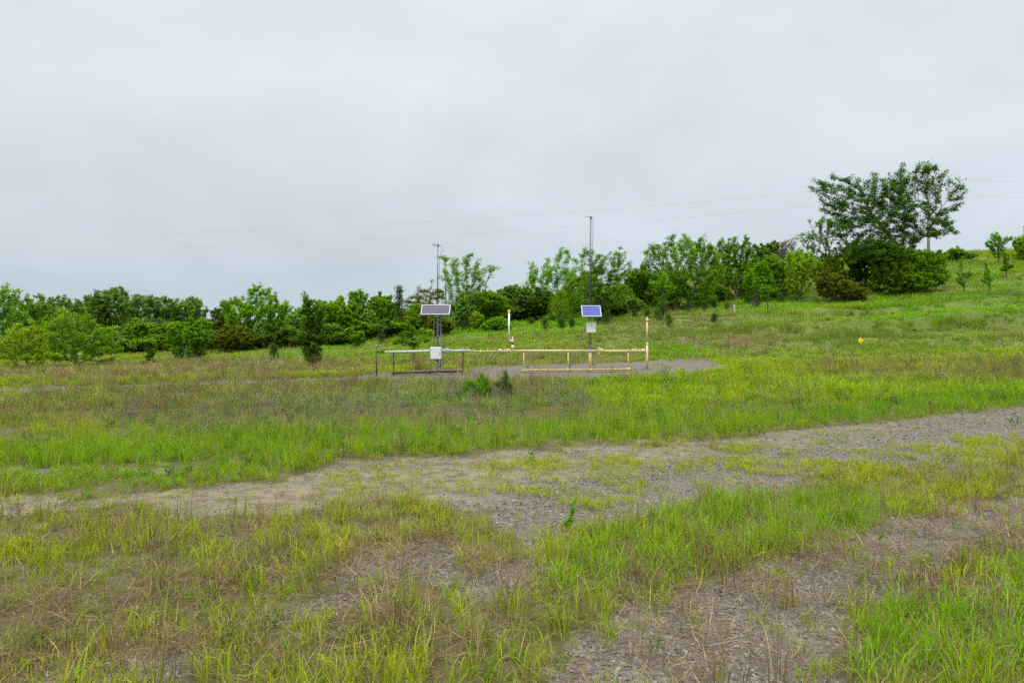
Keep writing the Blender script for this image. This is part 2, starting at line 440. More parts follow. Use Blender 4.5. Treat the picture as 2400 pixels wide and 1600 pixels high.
M['cell_right'] = cellmat('solar_cells_blue', (.030,.045,.21), (.050,.070,.27), 9, 6, (.13,.16,.34))

# ------------------------------------------------------------------ sky and sun
W = bpy.data.worlds.new('World'); S.world = W; W.use_nodes = True
wt = W.node_tree; wt.nodes.clear()
class NW(N):
    def __init__(s, t): s.t = t
n = NW(wt)
SUN_EL, SUN_AZ = 58, 205
sky = n.n('ShaderNodeTexSky'); sky.sky_type = 'NISHITA'; sky.sun_disc = False
sky.sun_elevation = R(SUN_EL); sky.sun_rotation = R(SUN_AZ); sky.dust_density = 3.0; sky.air_density = 1.0
tc = n.n('ShaderNodeTexCoord').outputs['Generated']
sep = n.n('ShaderNodeSeparateXYZ'); n.l(tc, sep.inputs[0])
elev = sep.outputs['Z']
grad = n.ramp(elev, [(0.0, (.57,.655,.71)), (.10, (.625,.695,.75)), (.24, (.71,.755,.81)), (.48, (.79,.825,.87)), (.58, (1.3,1.32,1.33)), (.75, (3.2,3.2,3.15)), (1.0, (4.0,4.0,3.9))])
mp = n.n('ShaderNodeMapping'); n.l(tc, mp.inputs['Vector']); mp.inputs['Scale'].default_value = (1.0, 1.0, 2.1); mp.inputs['Location'].default_value = (.35, .2, .1)
c1 = n.noise(2.1, 5, .52, mp.outputs[0], .5); c2 = n.noise(5.5, 4, .5, mp.outputs[0], .8)
cl = n.math('ADD', n.math('MULTIPLY', c1, .8), n.math('MULTIPLY', c2, .2))
k = n.n('ShaderNodeMapRange'); n.l(cl, k.inputs[0])
k.inputs[1].default_value = .30; k.inputs[2].default_value = .70; k.inputs[3].default_value = .89; k.inputs[4].default_value = 1.10
side = n.n('ShaderNodeMapRange'); n.l(sep.outputs['X'], side.inputs[0])
side.inputs[1].default_value = -.7; side.inputs[2].default_value = .7; side.inputs[3].default_value = .96; side.inputs[4].default_value = 1.08
cc = n.n('ShaderNodeVectorMath'); cc.operation = 'SCALE'; n.l(grad, cc.inputs[0]); n.l(n.math('MULTIPLY', k.outputs[0], side.outputs[0]), cc.inputs['Scale'])
tintc = n.mix(1.0, cc.outputs[0], n.mix(cl, (.965,1.0,1.02), (1.0,1.0,1.02)), 'MULTIPLY')
ten = n.n('ShaderNodeVectorMath'); ten.operation = 'SCALE'; n.l(tintc, ten.inputs[0]); ten.inputs['Scale'].default_value = 10.0
mixs = n.mix(.97, sky.outputs[0], ten.outputs[0])
bg = n.n('ShaderNodeBackground'); bg.inputs['Strength'].default_value = 0.1; n.l(mixs, bg.inputs['Color'])
wo = n.n('ShaderNodeOutputWorld'); n.l(bg.outputs[0], wo.inputs['Surface'])

sl = bpy.data.lights.new('sun', 'SUN'); sl.energy = 1.5; sl.angle = R(25); sl.color = (1.0, .965, .90)
so = bpy.data.objects.new('sun', sl); COL.objects.link(so)
so.rotation_euler = (R(90-SUN_EL), 0, R(180-SUN_AZ))

# ------------------------------------------------------------------ camera
cam = bpy.data.cameras.new('camera'); co = bpy.data.objects.new('camera', cam); COL.objects.link(co)
co.location = (0, 0, EYE); co.rotation_euler = (R(90), 0, 0)
cam.sensor_width = 36; cam.lens = 24; cam.clip_end = 4000; cam.clip_start = .05
S.camera = co
S.view_settings.view_transform = 'Standard'; S.view_settings.look = 'None'; S.view_settings.exposure = 0; S.view_settings.gamma = 1
S.render.engine = 'CYCLES'
S.cycles.max_bounces = 6; S.cycles.diffuse_bounces = 3; S.cycles.glossy_bounces = 2; S.cycles.transmission_bounces = 4; S.cycles.transparent_max_bounces = 4
S.cycles.use_denoising = False
S.cycles.volume_bounces = 0
S.render.film_transparent = False

# ------------------------------------------------------------------ ground
def ground_material():
    n = N('ground_soil'); c = n.coord()
    gv = n.attr('gravel').outputs['Fac']; sd = n.attr('sand').outputs['Fac']; gr = n.attr('green').outputs['Fac']; bk = n.attr('bank').outputs['Fac']
    v1 = n.voro(38, c, 'Color'); d1 = n.voro(38, c); v2 = n.voro(95, c, 'Color'); d2 = n.voro(95, c)
    stones = n.ramp(n.mix(.5, v1, v2), [(.2, (.050,.043,.036)), (.42, (.112,.099,.082)), (.6, (.166,.147,.122)), (.78, (.27,.245,.205))])
    big = n.noise(.5, 6, .6, c); fine = n.noise(11, 6, .7, c)
    stones = n.mix(n.ramp(fine, [(.42, (0,0,0)), (.62, (.75,.75,.75))]), stones, (.098,.078,.055))
    sand = n.mix(fine, (.16,.135,.085), (.25,.212,.142))
    sand = n.mix(n.ramp(n.noise(3.5, 7, .72, c), [(.46, (0,0,0)), (.60, (1,1,1))]), sand, (.115,.09,.056))
    soil = n.mix(fine, (.040,.029,.018), (.120,.088,.052))
    thatch = n.mix(n.math('ADD', n.math('MULTIPLY', n.noise(22, 5, .7, c), .5), n.math('MULTIPLY', n.math('SUBTRACT', n.noise(85, 4, .8, c), .3), 1.2)), (.048,.043,.013), (.110,.098,.032))
    hl = n.attr('hill').outputs['Fac']
    thatch = n.mix(hl, thatch, n.mix(n.noise(7, 8, .8, c), (.045,.095,.006), (.150,.195,.022)))
    soil = n.mix(n.math('MULTIPLY', gr, .85), soil, thatch)
    soil = n.mix(bk, soil, n.mix(fine, (.085,.048,.028), (.15,.09,.05)))
    gm = n.math('ADD', gv, n.math('MULTIPLY', n.math('SUBTRACT', n.noise(4.5, 7, .7, c), .5), 1.3))
    gm = n.ramp(gm, [(.30, (0,0,0)), (.62, (1,1,1))])
    smp = n.n('ShaderNodeMapping'); n.l(c, smp.inputs['Vector']); smp.inputs['Rotation'].default_value = (0, 0, R(-20)); smp.inputs['Scale'].default_value = (.45, 1.6, 1)
    sm = n.math('ADD', sd, n.math('MULTIPLY', n.math('SUBTRACT', n.noise(1.4, 9, .74, smp.outputs[0]), .5), 1.9))
    sm = n.ramp(sm, [(.35, (0,0,0)), (.75, (1,1,1))])
    col = n.mix(gm, soil, n.mix(sm, stones, sand))
    col = n.mix(n.math('MULTIPLY', big, .35), col, n.mix(.5, col, (.06,.05,.04)))
    h = n.math('ADD', n.math('MULTIPLY', n.math('SUBTRACT', 1.0, d1), .7), n.math('MULTIPLY', n.math('SUBTRACT', 1.0, d2), .35))
    h = n.math('ADD', n.math('MULTIPLY', h, n.n('ShaderNodeRGBToBW').outputs[0]), n.math('MULTIPLY', fine, .8))
    bw = [x for x in n.t.nodes if x.bl_idname == 'ShaderNodeRGBToBW'][0]; n.l(gm, bw.inputs[0])
    return n.done(n.bsdf(col, .92, 0, n.bump(h, .7, .03), .2))
M['ground'] = ground_material()

def build_ground():
    th = np.concatenate([np.linspace(-42, 42, 381), np.linspace(42, 318, 70)[1:-1]])
    rr = np.concatenate([[.25, .9, 1.6], np.geomspace(2.3, 16, 150), np.geomspace(16, 110, 230)[1:], np.geomspace(110, 2500, 26)[1:]])
    nt = len(th); nr = len(rr)
    T, RR = np.meshgrid(np.radians(th), rr)
    X = np.sin(T)*RR; Y = np.cos(T)*RR
    zz = zg(X, Y)
    zn = zones(X.ravel(), Y.ravel(), ['road', 'pad', 'bare', 'sand', 'bank', 'dry'])
    road = zn['road'].copy(); pad = zn['pad']; bare = zn['bare']
    behind = (Y.ravel() < 1.2)
    gravel = np.clip(np.maximum(np.maximum(road, pad), bare), 0, 1); gravel[behind] = .35
    sand = zn['sand']; sand[behind] = 0
    lump = (fbm(X*3.1, Y*3.1, 40)-.5)*.035*np.clip((18-RR)/10, 0, 1)
    zz = zz + lump*(1-.7*gravel.reshape(zz.shape)) - .035*np.clip(gravel.reshape(zz.shape), 0, 1)
    V = np.stack([X.ravel(), Y.ravel(), zz.ravel()], 1)
    i, j = np.meshgrid(np.arange(nr-1), np.arange(nt), indexing='ij')
    j2 = (j+1) % nt
    Q = np.stack([i*nt+j, i*nt+j2, (i+1)*nt+j2, (i+1)*nt+j], -1).reshape(-1, 4)[:, ::-1]
    road[behind] = 0
    rq = road[Q].mean(1); pq = pad[Q].mean(1); yq = V[Q, 1].mean(1)
    vq = zn['v'][Q].mean(1)
    is_pad = (pq > .3) & (yq > 1) & (pq >= rq); is_road = (rq > .35) & (yq > 1) & ~is_pad
    fo = np.clip((13-RR.ravel())/3, 0, 1)*.30*np.clip((fbm(X.ravel()*.8, Y.ravel()*.8, 44)-.35)*4, 0, 1)
    green = 1-gravel
    gravel = np.maximum(gravel, fo)
    for name, sel in (('ground', ~(is_pad | is_road)), ('dirt_track', is_road), ('gravel_pad', is_pad)):
        q = Q[sel]
        used, inv = np.unique(q, return_inverse=True)
        vv = V[used]; qq = inv.reshape(q.shape)
        if name == 'ground':      # close the small hole under the camera
            ring = [np.where(used == t)[0][0] for t in range(nt)]
            vv = np.vstack([vv, [[0, 0, float(zg(0, 0))]]]); cidx = len(vv)-1
            fan = np.array([[cidx, ring[(t+1) % nt], ring[t], ring[t]] for t in range(nt)])
        me = mesh_np(name, vv, qq)
        ext = [0] if name == 'ground' else []
        for a, arr in (('gravel', gravel), ('sand', sand), ('green', green), ('bank', zn['bank']), ('hill', np.clip((Y.ravel()-29)/6, 0, 1)*np.clip(1.1-1.0*zn['dry'], 0, 1))):
            fattr(me, a, np.concatenate([arr[used], ext]))
        o = link(name, me, M['ground'], smooth=True)
        tag(o, kind='structure')
    # the little disc under the camera belongs to the ground sheet
    return
build_ground()

# ------------------------------------------------------------------ the meter station
YD = 28.0
def E(u, v, dy=0.0):
    p = px(u, v, YD); p.y += dy; return p
PXM = YD/F                           # metres per photograph pixel at the station
def gz(u, dy=0.0):
    x = (u-CU)/F*YD
    return float(zg(x, YD+dy))
def flange_prof(L, r, rf, k=2):
    """k flange discs spread over length L on a pipe of radius r"""
    pr = [(0, r)]
    w = L/(k*2)
    for i in range(k):
        a = L*(i+.5)/k
        pr += [(a-w*.5, r), (a-w*.5, rf), (a+w*.5, rf), (a+w*.5, r)]
    return pr+[(L, r)]
def flanges(name, mat, par, u0, u1, v, r, rf, k=2, bolts=True):
    m = MB(); a, b = E(u0, v), E(u1, v); L = (b-a).length
    m.lathe(a, b, flange_prof(L, r, rf, k), 18)
    if bolts:
        for i in range(8):
            th = 2*math.pi*i/8+.2; d = Vector((0, math.cos(th), math.sin(th)))*rf*.8
            m.tube(a+d-Vector((.012, 0, 0)), b+d+Vector((.012, 0, 0)), .011, n=6)
    return m.build(name, mat, par)
def valve_body(m, c, s, axis='x'):
    """globe-like valve body centred on c"""
    c = Vector(c); ax = Vector((1,0,0)) if axis == 'x' else Vector((0,0,1))
    m.lathe(c-ax*s*1.5, c+ax*s*1.5, [(0, s*.75), (s*.35, s*.75), (s*.36, s*.5), (s*.8, s*.7), (s*1.2, s*.95), (s*1.8, s*.95), (s*2.2, s*.7), (s*2.64, s*.5), (s*2.65, s*.75), (s*3, s*.75)], 16)

# --- left, grey meter run
g = thing('meter_run', 'pale grey horizontal pipe run on rusty red legs beside the lattice tower', 'pipeline', E(1005, 869))
MB().tube(E(905,825), E(1037,822.2), 3.1*PXM, n=18).tube(E(1054,822), E(1097,821.5), 2.9*PXM, n=18).build('pipe', M['greypipe'], g)
MB().lathe(E(901,825.2), E(905.2,825), [(0, 1.7*PXM), (4.2*PXM, 3.1*PXM)], 18).build('reducer', M['bluegrey'], g)
m = MB(); m.lathe(E(1097,821.5), E(1109,822.5), [(0, 2.9*PXM), (2*PXM, 2.8*PXM), (6*PXM, 1.5*PXM), (12*PXM, 1.3*PXM)], 18); m.build('reducer', M['bluegrey'], g)
for u in (922.5, 1085):
    m = MB(); b = E(u, 871); b.z = gz(u)-.06
    m.box((E(u,0).x, YD, (E(u,826).z+b.z)/2), (.055, .055, E(u,826).z-b.z)); m.box((E(u,0).x, YD, E(u,826.5).z), (.13, .10, .03)); m.build('leg', M['rust'], g)
m = MB(); a = E(920, 0); b = E(1090, 0); za, zb = gz(920)+.06, gz(1090)+.06
for dy in (-.33, .33):
    for dz, w, h in ((.025, .10, .012), (0, .014, .05), (-.03, .10, .012)):
        vs = []
        for X, zz in ((a.x, za), (b.x, zb)):
            for sy, sz in ((-1,-1),(1,-1),(1,1),(-1,1)): vs.append((X, YD+dy+sy*w/2, zz+dz+sz*h/2))
        m.add(vs, [(0,1,2,3)[::-1],(4,5,6,7),(0,1,5,4),(1,2,6,5),(2,3,7,6),(3,0,4,7)])
for u in (922.5, 1005, 1085): m.box((E(u,0).x, YD, gz(u)+.06), (.07, .64, .05))
m.build('skid', M['rust'], g)
# gate valve with handwheel
m = MB(); a, b = E(1037, 822), E(1055, 822); L = (b-a).length
m.lathe(a, b, [(0, 2.2*PXM), (.02, 2.2*PXM), (.021, 5.6*PXM), (.065, 5.6*PXM), (.066, 3.4*PXM), (.09, 3.4*PXM), (.091, 5.8*PXM), (.14, 5.8*PXM), (.141, 3.2*PXM), (.18, 3.2*PXM), (.181, 6.6*PXM), (.215, 6.6*PXM), (.216, 6.2*PXM), (.25, 6.2*PXM), (.251, 4.6*PXM), (L-.02, 4.6*PXM), (L, 2.9*PXM)], 20)
for i in range(8):
    th = 2*math.pi*i/8+.3; d = Vector((0, math.cos(th), math.sin(th)))*5.3*PXM
    m.tube(a+d+Vector((.0, 0, 0)), a+d+Vector((.27, 0, 0)), .012, n=6)
gv = m.build('gate_valve', M['greypipe'], g)
m = MB(); m.tube(E(1041.5,818), E(1041.5,806), .030, .022); m.lathe(E(1041.5,817), E(1041.5,811), [(0, .055), (.03, .055), (.031, .03), (6*PXM, .028)], 12)
m.build('valve_stem', M['darksteel'], gv)
m = MB(); c = E(1041.5, 803); rw = 5.6*PXM
m.path([c+Vector((math.cos(t)*rw, math.sin(t)*rw, 0)) for t in np.linspace(0, 2*math.pi, 25)], .012, 6)
for i in range(4):
    t = math.pi*i/2+.4; m.tube(c, c+Vector((math.cos(t)*rw, math.sin(t)*rw, 0)), .009, n=6)
m.tube(E(1041.5,806), E(1041.5,800.5), .018); m.build('handwheel', M['darksteel'], gv)
# small gauge fittings on the thin grey part
for uu, vv in ((1070,816),(960,817)): MB().tube(E(uu,819.5), E(uu,vv), .012).build('gauge_fitting', M['darksteel'], g)
m = MB(); m.tube(E(1088.5,819.5), E(1088.5,812), .012); m.box(E(1088.5,813), (.07, .03, .02)); m.build('gauge_fitting', M['darksteel'], g)
m = MB(); valve_body(m, E(895.5,825), 2.6*PXM); m.tube(E(883,824.4), E(890,824.8), 1.6*PXM); m.tube(E(900,825.2), E(906,825.2), 1.9*PXM); m.lathe(E(895.5,822.5), E(895.5,817.5), [(0, .035), (.04, .035), (.041, .02), (5*PXM, .02)], 10)
m.build('check_valve', M['brownvalve'], g)
m = MB(); b = E(882.2, 876); b.z = gz(882.2)-.08
m.tube(b, E(882.2,811), 1.85*PXM, n=14); m.build('riser', M['darksteel'], g)
m = MB(); m.lathe(E(882.2,813), E(882.2,806.5), [(0, .034), (.02, .05), (.05, .05), (.06, .02), (6.5*PXM, .016)], 12); m.tube(E(881,810.5), E(886.5,810.8), .014); m.box(E(886.5,810.8), (.02,.05,.03)); m.build('riser_valve', M['galv'], g)

# --- lattice tower with panel, box and antenna
t = thing('telemetry_tower', 'three-legged lattice tower holding a wide tilted solar panel and low white box', 'tower', (E(1023,0).x, YD+.25, gz(1023)))
ty = .25
legs = [(1015.3, 0.0), (1031.3, 0.0), (1023.6, .24)]
for (u, dy) in legs:
    b = E(u, 0, ty+dy); b.z = gz(u)-.1
    top = E(u, 744, ty+dy); cap = E(1023.4+(u-1023.4)*.72, 736.5, ty+dy*.8)
    MB().path([b, top, top.lerp(cap, .45)+Vector((0,0,.03)), cap], .021, 8).build('tower_leg', M['galv'], t)
for k, v in enumerate(np.linspace(749, 866, 10)):
    P = [E(u, v, ty+dy) for (u, dy) in legs]; m = MB()
    for i in range(3): m.tube(P[i], P[(i+1) % 3], .008, n=6)
    m.build('rung', M['galv'], t)
m = MB(); m.tube(E(1023.0,850,ty+.06), E(1022.6,716,ty+.06), .024, n=10); m.build('inner_post', M['galv'], t)
m = MB(); m.tube(E(1022.6,716,ty+.06), E(1024.6,569,ty+.06), .022, .018, n=10); mast = m.build('mast', M['mast'], t)
def yagi(par, o, d, n_el, size, up, spacing, tail, mat):
    d = Vector(d).normalized(); up = Vector(up).normalized()
    m = MB(); m.tube(o-d*tail, o+d*spacing*n_el, .011, n=8); m.box(o, (.075, .07, .085)); bo = m.build('antenna', mat, par)
    for i in range(n_el):
        c = o+d*spacing*(i+.75 if i else .25); L = size*(1-.06*i)
        MB().tube(c-up*L, c+up*L, .006, n=6).build('antenna_element', mat, bo)
    return bo
yagi(t, E(1024.6,572.5,ty+.06), (-1,-.25,.16), 5, .095, (.0,.1,1), .052, .11, M['mast'])
m = MB(); m.path([E(u, v, ty+.02) for u, v in ((1031,573.5),(1033.6,576),(1035,582),(1034,589),(1031,595),(1029.2,602),(1028,640),(1026,700),(1024,716))], .007, 6); m.build('antenna_cable', M['black'], t)
def solar(par, name, corners, mat, thick=.04):
    """corners: top-left, top-right, bottom-right, bottom-left in the scene"""
    A, B, C, D = [Vector(c) for c in corners]
    nrm = (D-A).cross(B-A).normalized()
    if nrm.y > 0: nrm = -nrm
    me = bpy.data.meshes.new('solar_panel')
    off = WL[par.name]
    fw = .032
    ex = (B-A).normalized(); ez = (D-A).normalized()
    q = [A+(ex+ez)*fw, B+(-ex+ez)*fw, C+(-ex-ez)*fw, D+(ex-ez)*fw]
    vs = [v+nrm*.006 for v in q]+[v-nrm*.02 for v in q]
    fs = [(0,3,2,1),(4,5,6,7),(0,1,5,4),(1,2,6,5),(2,3,7,6),(3,0,4,7)]
    me.from_pydata([tuple(v-off) for v in vs], [], fs)
    uvl = me.uv_layers.new(name='UVMap'); U = {0:(0,1),1:(1,1),2:(1,0),3:(0,0),4:(0,1),5:(1,1),6:(1,0),7:(0,0)}
    for lp in me.loops: uvl.data[lp.index].uv = U[lp.vertex_index]
    po = link('solar_panel', me, mat, par)
    m = MB()
    for (p, r_, ins) in ((A, B, ez), (D, C, -ez)):
        vs = [p, r_, r_+ins*fw, p+ins*fw]; vs = [v+nrm*.010 for v in vs]+[v-nrm*thick for v in vs]
        m.add(vs, [(0,1,2,3),(4,7,6,5),(0,4,5,1),(1,5,6,2),(2,6,7,3),(3,7,4,0)])
    for (p, r_, ins) in ((A, D, ex), (B, C, -ex)):
        p2 = p+ez*fw; r2 = r_-ez*fw
        vs = [p2, r2, r2+ins*fw, p2+ins*fw]; vs = [v+nrm*.010 for v in vs]+[v-nrm*thick for v in vs]
        m.add(vs, [(0,1,2,3),(4,7,6,5),(0,4,5,1),(1,5,6,2),(2,6,7,3),(3,7,4,0)])
    m.build('panel_frame', M['frame'], po)
    m = MB(); mid = (A+B+C+D)/4
    m.tube(mid-nrm*thick, mid-nrm*(thick+.16), .03); m.box(mid-nrm*(thick+.01), (.4, .05, .03), 0)
    m.build('panel_bracket', M['galv'], po)
    return po
def panel_corners(u0, u1, vt, vb, depth, dy):
    """rectangle tilted back: the lower edge stands nearer to the viewer"""
    A = E(u0, vt, 0); B = E(u1, vt, 0); w = (B-A).length
    top = E((u0+u1)/2, vt, 0); zt = top.z; xt = top.x
    yb = -depth; zb = EYE-(vb-CV)/F*(YD+yb)
    A = Vector((xt-w/2, YD+dy, zt)); B = Vector((xt+w/2, YD+dy, zt))
    return [A, B, Vector((xt+w/2, YD+dy+yb, zb)), Vector((xt-w/2, YD+dy+yb, zb))]
solar(t, 'solar_panel', panel_corners(987.5, 1055, 713.5, 736.2, .44, .2), M['cell_left'])
m = MB(); c = E(1023.2, 827, -.24); m.bbox(c, (25*PXM, .2, 28*PXM)); bx = m.build('equipment_box', M['boxwhite'], t)
m = MB(); m.bbox(c+Vector((0,-.111,0)), (23.4*PXM, .018, 26.4*PXM), .006); m.build('box_door', M['boxwhite'], bx)
MB().box(c+Vector((.175,-.127,-.02)), (.02,.014,.07)).build('box_latch', M['galv'], bx)
for dz in (.13, -.13): MB().tube(c+Vector((-.2,-.118,dz+.03)), c+Vector((-.2,-.118,dz-.03)), .009).build('box_hinge', M['galv'], bx)
for dx in (-.14, .14): MB().box(c+Vector((dx,.25,.02)), (.05,.30,.04)).build('box_bracket', M['galv'], t)
cz = c.z-14*PXM
m = MB(); m.path([(c.x-.08, YD-.24, cz+.01), (c.x-.09, YD-.24, cz-.2), (c.x-.08, YD-.25, cz-.36), (c.x-.02, YD-.30, gz(1020,-.3)+.04), (c.x+.12, YD-.48, gz(1030,-.5)+.025), (c.x+.30, YD-.62, gz(1035,-.6)+.02), (c.x+.52, YD-.68, gz(1045,-.7)+.015)], .013, 8); m.build('ground_cable', M['cable'], t)
for dx in (-.2, .0, .1): MB().path([(c.x+dx, YD-.2, cz+.01), (c.x+dx, YD-.2, cz-.25), (c.x+dx*.8, YD-.14, gz(1022)+.0)], .012, 6).build('conduit', M['galv'], t)

# --- right, cream meter run
y = thing('meter_run', 'cream yellow horizontal pipe run on a low cream skid, tall riser at its end', 'pipeline', E(1350, 858))
PV = 821.8
m = MB(); m.tube(E(1203,PV), E(1402,PV), 2.35*PXM, n=18).tube(E(1412,PV+.3), E(1482,PV+.4), 2.25*PXM, n=18).tube(E(1108,822.6), E(1168,822.2), 1.25*PXM, n=14).tube(E(1166,822.2), E(1204,PV), 1.7*PXM, n=14).tube(E(1480,PV+.2), E(1516,PV+.2), 1.7*PXM, n=14); m.build('pipe', M['cream'], y)
for u, top, cr in ((1110.3,819.5,0),(1126.5,818.5,1),(1142.5,818.5,2),(1157.5,819.5,0)):
    m = MB(); m.tube(E(u,822.3), E(u,top), .017); m.tube(E(u-1,822.3), E(u+1,822.3), .034)
    if cr == 1: m.box(E(u,819), (.06,.05,.05)); m.tube(E(u,823), E(u,826), .03)
    if cr == 2: m.tube(E(u-2.5,820), E(u+2.5,817.8), .010); m.box(E(u,821), (.07,.06,.06))
    m.build('small_valve', M['cream'], y)
flanges('flange', M['cream'], y, 1168.5, 1175.5, 822.0, 1.7*PXM, 5.0*PXM, 2)
m = MB(); valve_body(m, E(1182.8,822), 2.6*PXM); m.box(E(1183,818.5), (.09,.08,.05)); m.build('white_valve', M['cream_pale'], y)
flanges('flange', M['cream'], y, 1187, 1196, 822.0, 1.7*PXM, 5.2*PXM, 2)
fz = lambda u: gz(u)
legs_u = [(1227.5,1.5,0),(1331.5,1.5,.012),(1381.3,1.35,0),(1384.9,1.5,0),(1472.3,1.5,.02)]
for (u, w, lean) in legs_u:
    m = MB(); b = E(u,0); zb = fz(u)+.05; zt = E(u,PV).z
    m.tube((b.x+lean, YD+.02, zb), (b.x, YD+.02, zt), w*PXM, n=12); m.tube((b.x+lean, YD+.02, zb), (b.x+lean, YD+.02, zb+.03), w*PXM*2, n=12); m.build('leg', M['cream'], y)
m = MB(); a, b = E(1226.5,0), E(1474,0)
for dy in (-.30, .30):
    for dz, w, h in ((.03, .13, .014), (0, .014, .05), (-.035, .13, .014)):
        vs = []
        for X, zz in ((a.x, gz(1226.5)+.03), (b.x, gz(1474)+.0)):
            for sy, sz in ((-1,-1),(1,-1),(1,1),(-1,1)): vs.append((X, YD+dy+sy*w/2, zz+dz+sz*h/2))
        m.add(vs, [(0,1,2,3)[::-1],(4,5,6,7),(0,1,5,4),(1,2,6,5),(2,3,7,6),(3,0,4,7)])
for u in (1228, 1331.5, 1384, 1472): m.box((E(u,0).x, YD, gz(u)+.03), (.10, .57, .06))
m.build('skid', M['cream'], y)
# orifice fitting
m = MB(); a, b = E(1401,PV), E(1413.5,PV); L = (b-a).length
m.lathe(a, b, [(0, 2.4*PXM), (.012, 5.2*PXM), (.045, 5.2*PXM), (.046, 3.4*PXM), (.07, 3.4*PXM), (.071, 4.0*PXM), (.105, 4.0*PXM), (.106, 5.0*PXM), (.14, 5.0*PXM), (.141, 3.3*PXM), (.155, 3.3*PXM), (.156, 4.8*PXM), (.19, 4.8*PXM), (L, 2.4*PXM)], 20)
m.box(E(1403.2,821), (.07,.12,17*PXM)); m.box(E(1407,817.5), (.05,.10,6*PXM))
for dy in (-.05, .05): m.tube(E(1404.5,828,dy), E(1404.5,831,dy), .015)
of = m.build('orifice_fitting', M['cream'], y)
for s in (0, 1):
    MB().path([E(1383.5+s*.5, 797.5+s*3, .12), E(1387, 800+s*3, .1), E(1402.8-s*2.5, 807+s*1.2, .02), E(1405-s*2.8, 809.5+s*.5, 0), E(1405-s*1.2, 814, 0)], .012, 6).build('sensing_line', M['galv'], of)
for u, top in ((1438.6,813.5),(1447,816.5),(1454.6,817.5),(1463,818),(1470.5,815)):
    m = MB(); m.tube(E(u,PV-1), E(u,top), .014, .010, n=8); m.tube(E(u,PV-2), E(u,PV-3.2), .022, n=8)
    if top < 816: m.box(E(u,top+.3), (.06,.02,.014)); 
    m.build('test_stub', M['cream'], y)
flanges('flange', M['cream'], y, 1480.5, 1484.5, PV+.2, 1.8*PXM, 5.0*PXM, 1)
m = MB(); valve_body(m, E(1489.5,PV+.2), 3.6*PXM); m.box(E(1489.5,817.6), (.10,.09,.06)); m.tube(E(1489.5,818), E(1489.5,815.5), .02); m.build('ball_valve', M['cream'], y)
m = MB(); valve_body(m, E(1497.5,PV+.2), 2.7*PXM); m.tube(E(1497.5,819), E(1497.5,817), .03); m.build('check_valve', M['cream'], y)
flanges('flange', M['cream'], y, 1502.5, 1511.5, PV+.2, 2.2*PXM, 5.2*PXM, 2)
m = MB(); u = 1516.5; b = E(u,0); b.z = gz(u)-.1
m.lathe(b, E(u,806), [(0, 2.75*PXM), ((E(u,806).z-b.z), 2.75*PXM)], 16)
m.lathe(E(u,806.5), E(u,803), [(0, 3.6*PXM), (1.6*PXM, 3.6*PXM), (1.7*PXM, 3.0*PXM), (3.5*PXM, 2.0*PXM)], 16)
m.tube(E(u,804), E(u,750), 1.95*PXM, n=16); ri = m.build('riser', M['cream'], y)
m = MB(); m.lathe(E(u,751.5), E(u,742.5), [(0, 2.2*PXM), (1*PXM, 2.4*PXM), (1.2*PXM, 4.0*PXM), (2.6*PXM, 4.0*PXM), (2.7*PXM, 3.4*PXM), (4.0*PXM, 3.4*PXM), (5.0*PXM, 1.6*PXM), (7*PXM, 1.5*PXM), (8*PXM, 2.0*PXM), (9*PXM, .8*PXM)], 16); m.build('riser_cap', M['cream'], ri)
# --- vent stack on the cream pipe
v = thing('vent_stack', 'slim white vent pipe with orange cap standing on the cream pipe', 'vent pipe', E(1201.4, 820))
MB().tube(E(1193,797), E(1193,732.5), 1.95*PXM, n=14).build('vent_pipe', M['white'], v)
m = MB(); m.lathe(E(1193,733), E(1193,725), [(0, 2.2*PXM), (3*PXM, 2.2*PXM), (3.1*PXM, 1.7*PXM), (6*PXM, 1.6*PXM), (8*PXM, .5*PXM)], 12); m.box(E(1193,729.5), (.13,.03,.03)); m.build('vent_cap', M['yellow'], v)
m = MB(); m.path([E(1193,796.5), E(1193.1,797.6), E(1194.3,798.2), E(1199,797.6)], .034, 10); m.build('elbow', M['cream_pale'], v)
m = MB(); m.lathe(E(1201.4,803), E(1201.4,788), [(0, 1.4*PXM), (1*PXM, 2.2*PXM), (5*PXM, 2.3*PXM), (7*PXM, 1.9*PXM), (9*PXM, 1.6*PXM), (12*PXM, 1.1*PXM), (15*PXM, .4*PXM)], 14); m.tube(E(1198.5,797.6), E(1202,797.6), .036); m.build('relief_valve', M['cream_pale'], v)
MB().lathe(E(1201.6,808), E(1201.6,800.5), [(0, 1.5*PXM), (1*PXM, 2.1*PXM), (5.5*PXM, 2.1*PXM), (7.5*PXM, 1.4*PXM)], 14).build('valve_nipple', M['brownvalve'], v)
m = MB(); m.lathe(E(1201.4,820.5), E(1201.4,807.5), [(0, 1.6*PXM), (3*PXM, 1.4*PXM), (4.5*PXM, 2.0*PXM), (6*PXM, 3.2*PXM), (8.5*PXM, 3.4*PXM), (10*PXM, 2.6*PXM), (13*PXM, 1.4*PXM)], 14); m.tube(E(1197.5,812), E(1206,812), .022); m.build('shutoff_valve', M['cream_pale'], v)

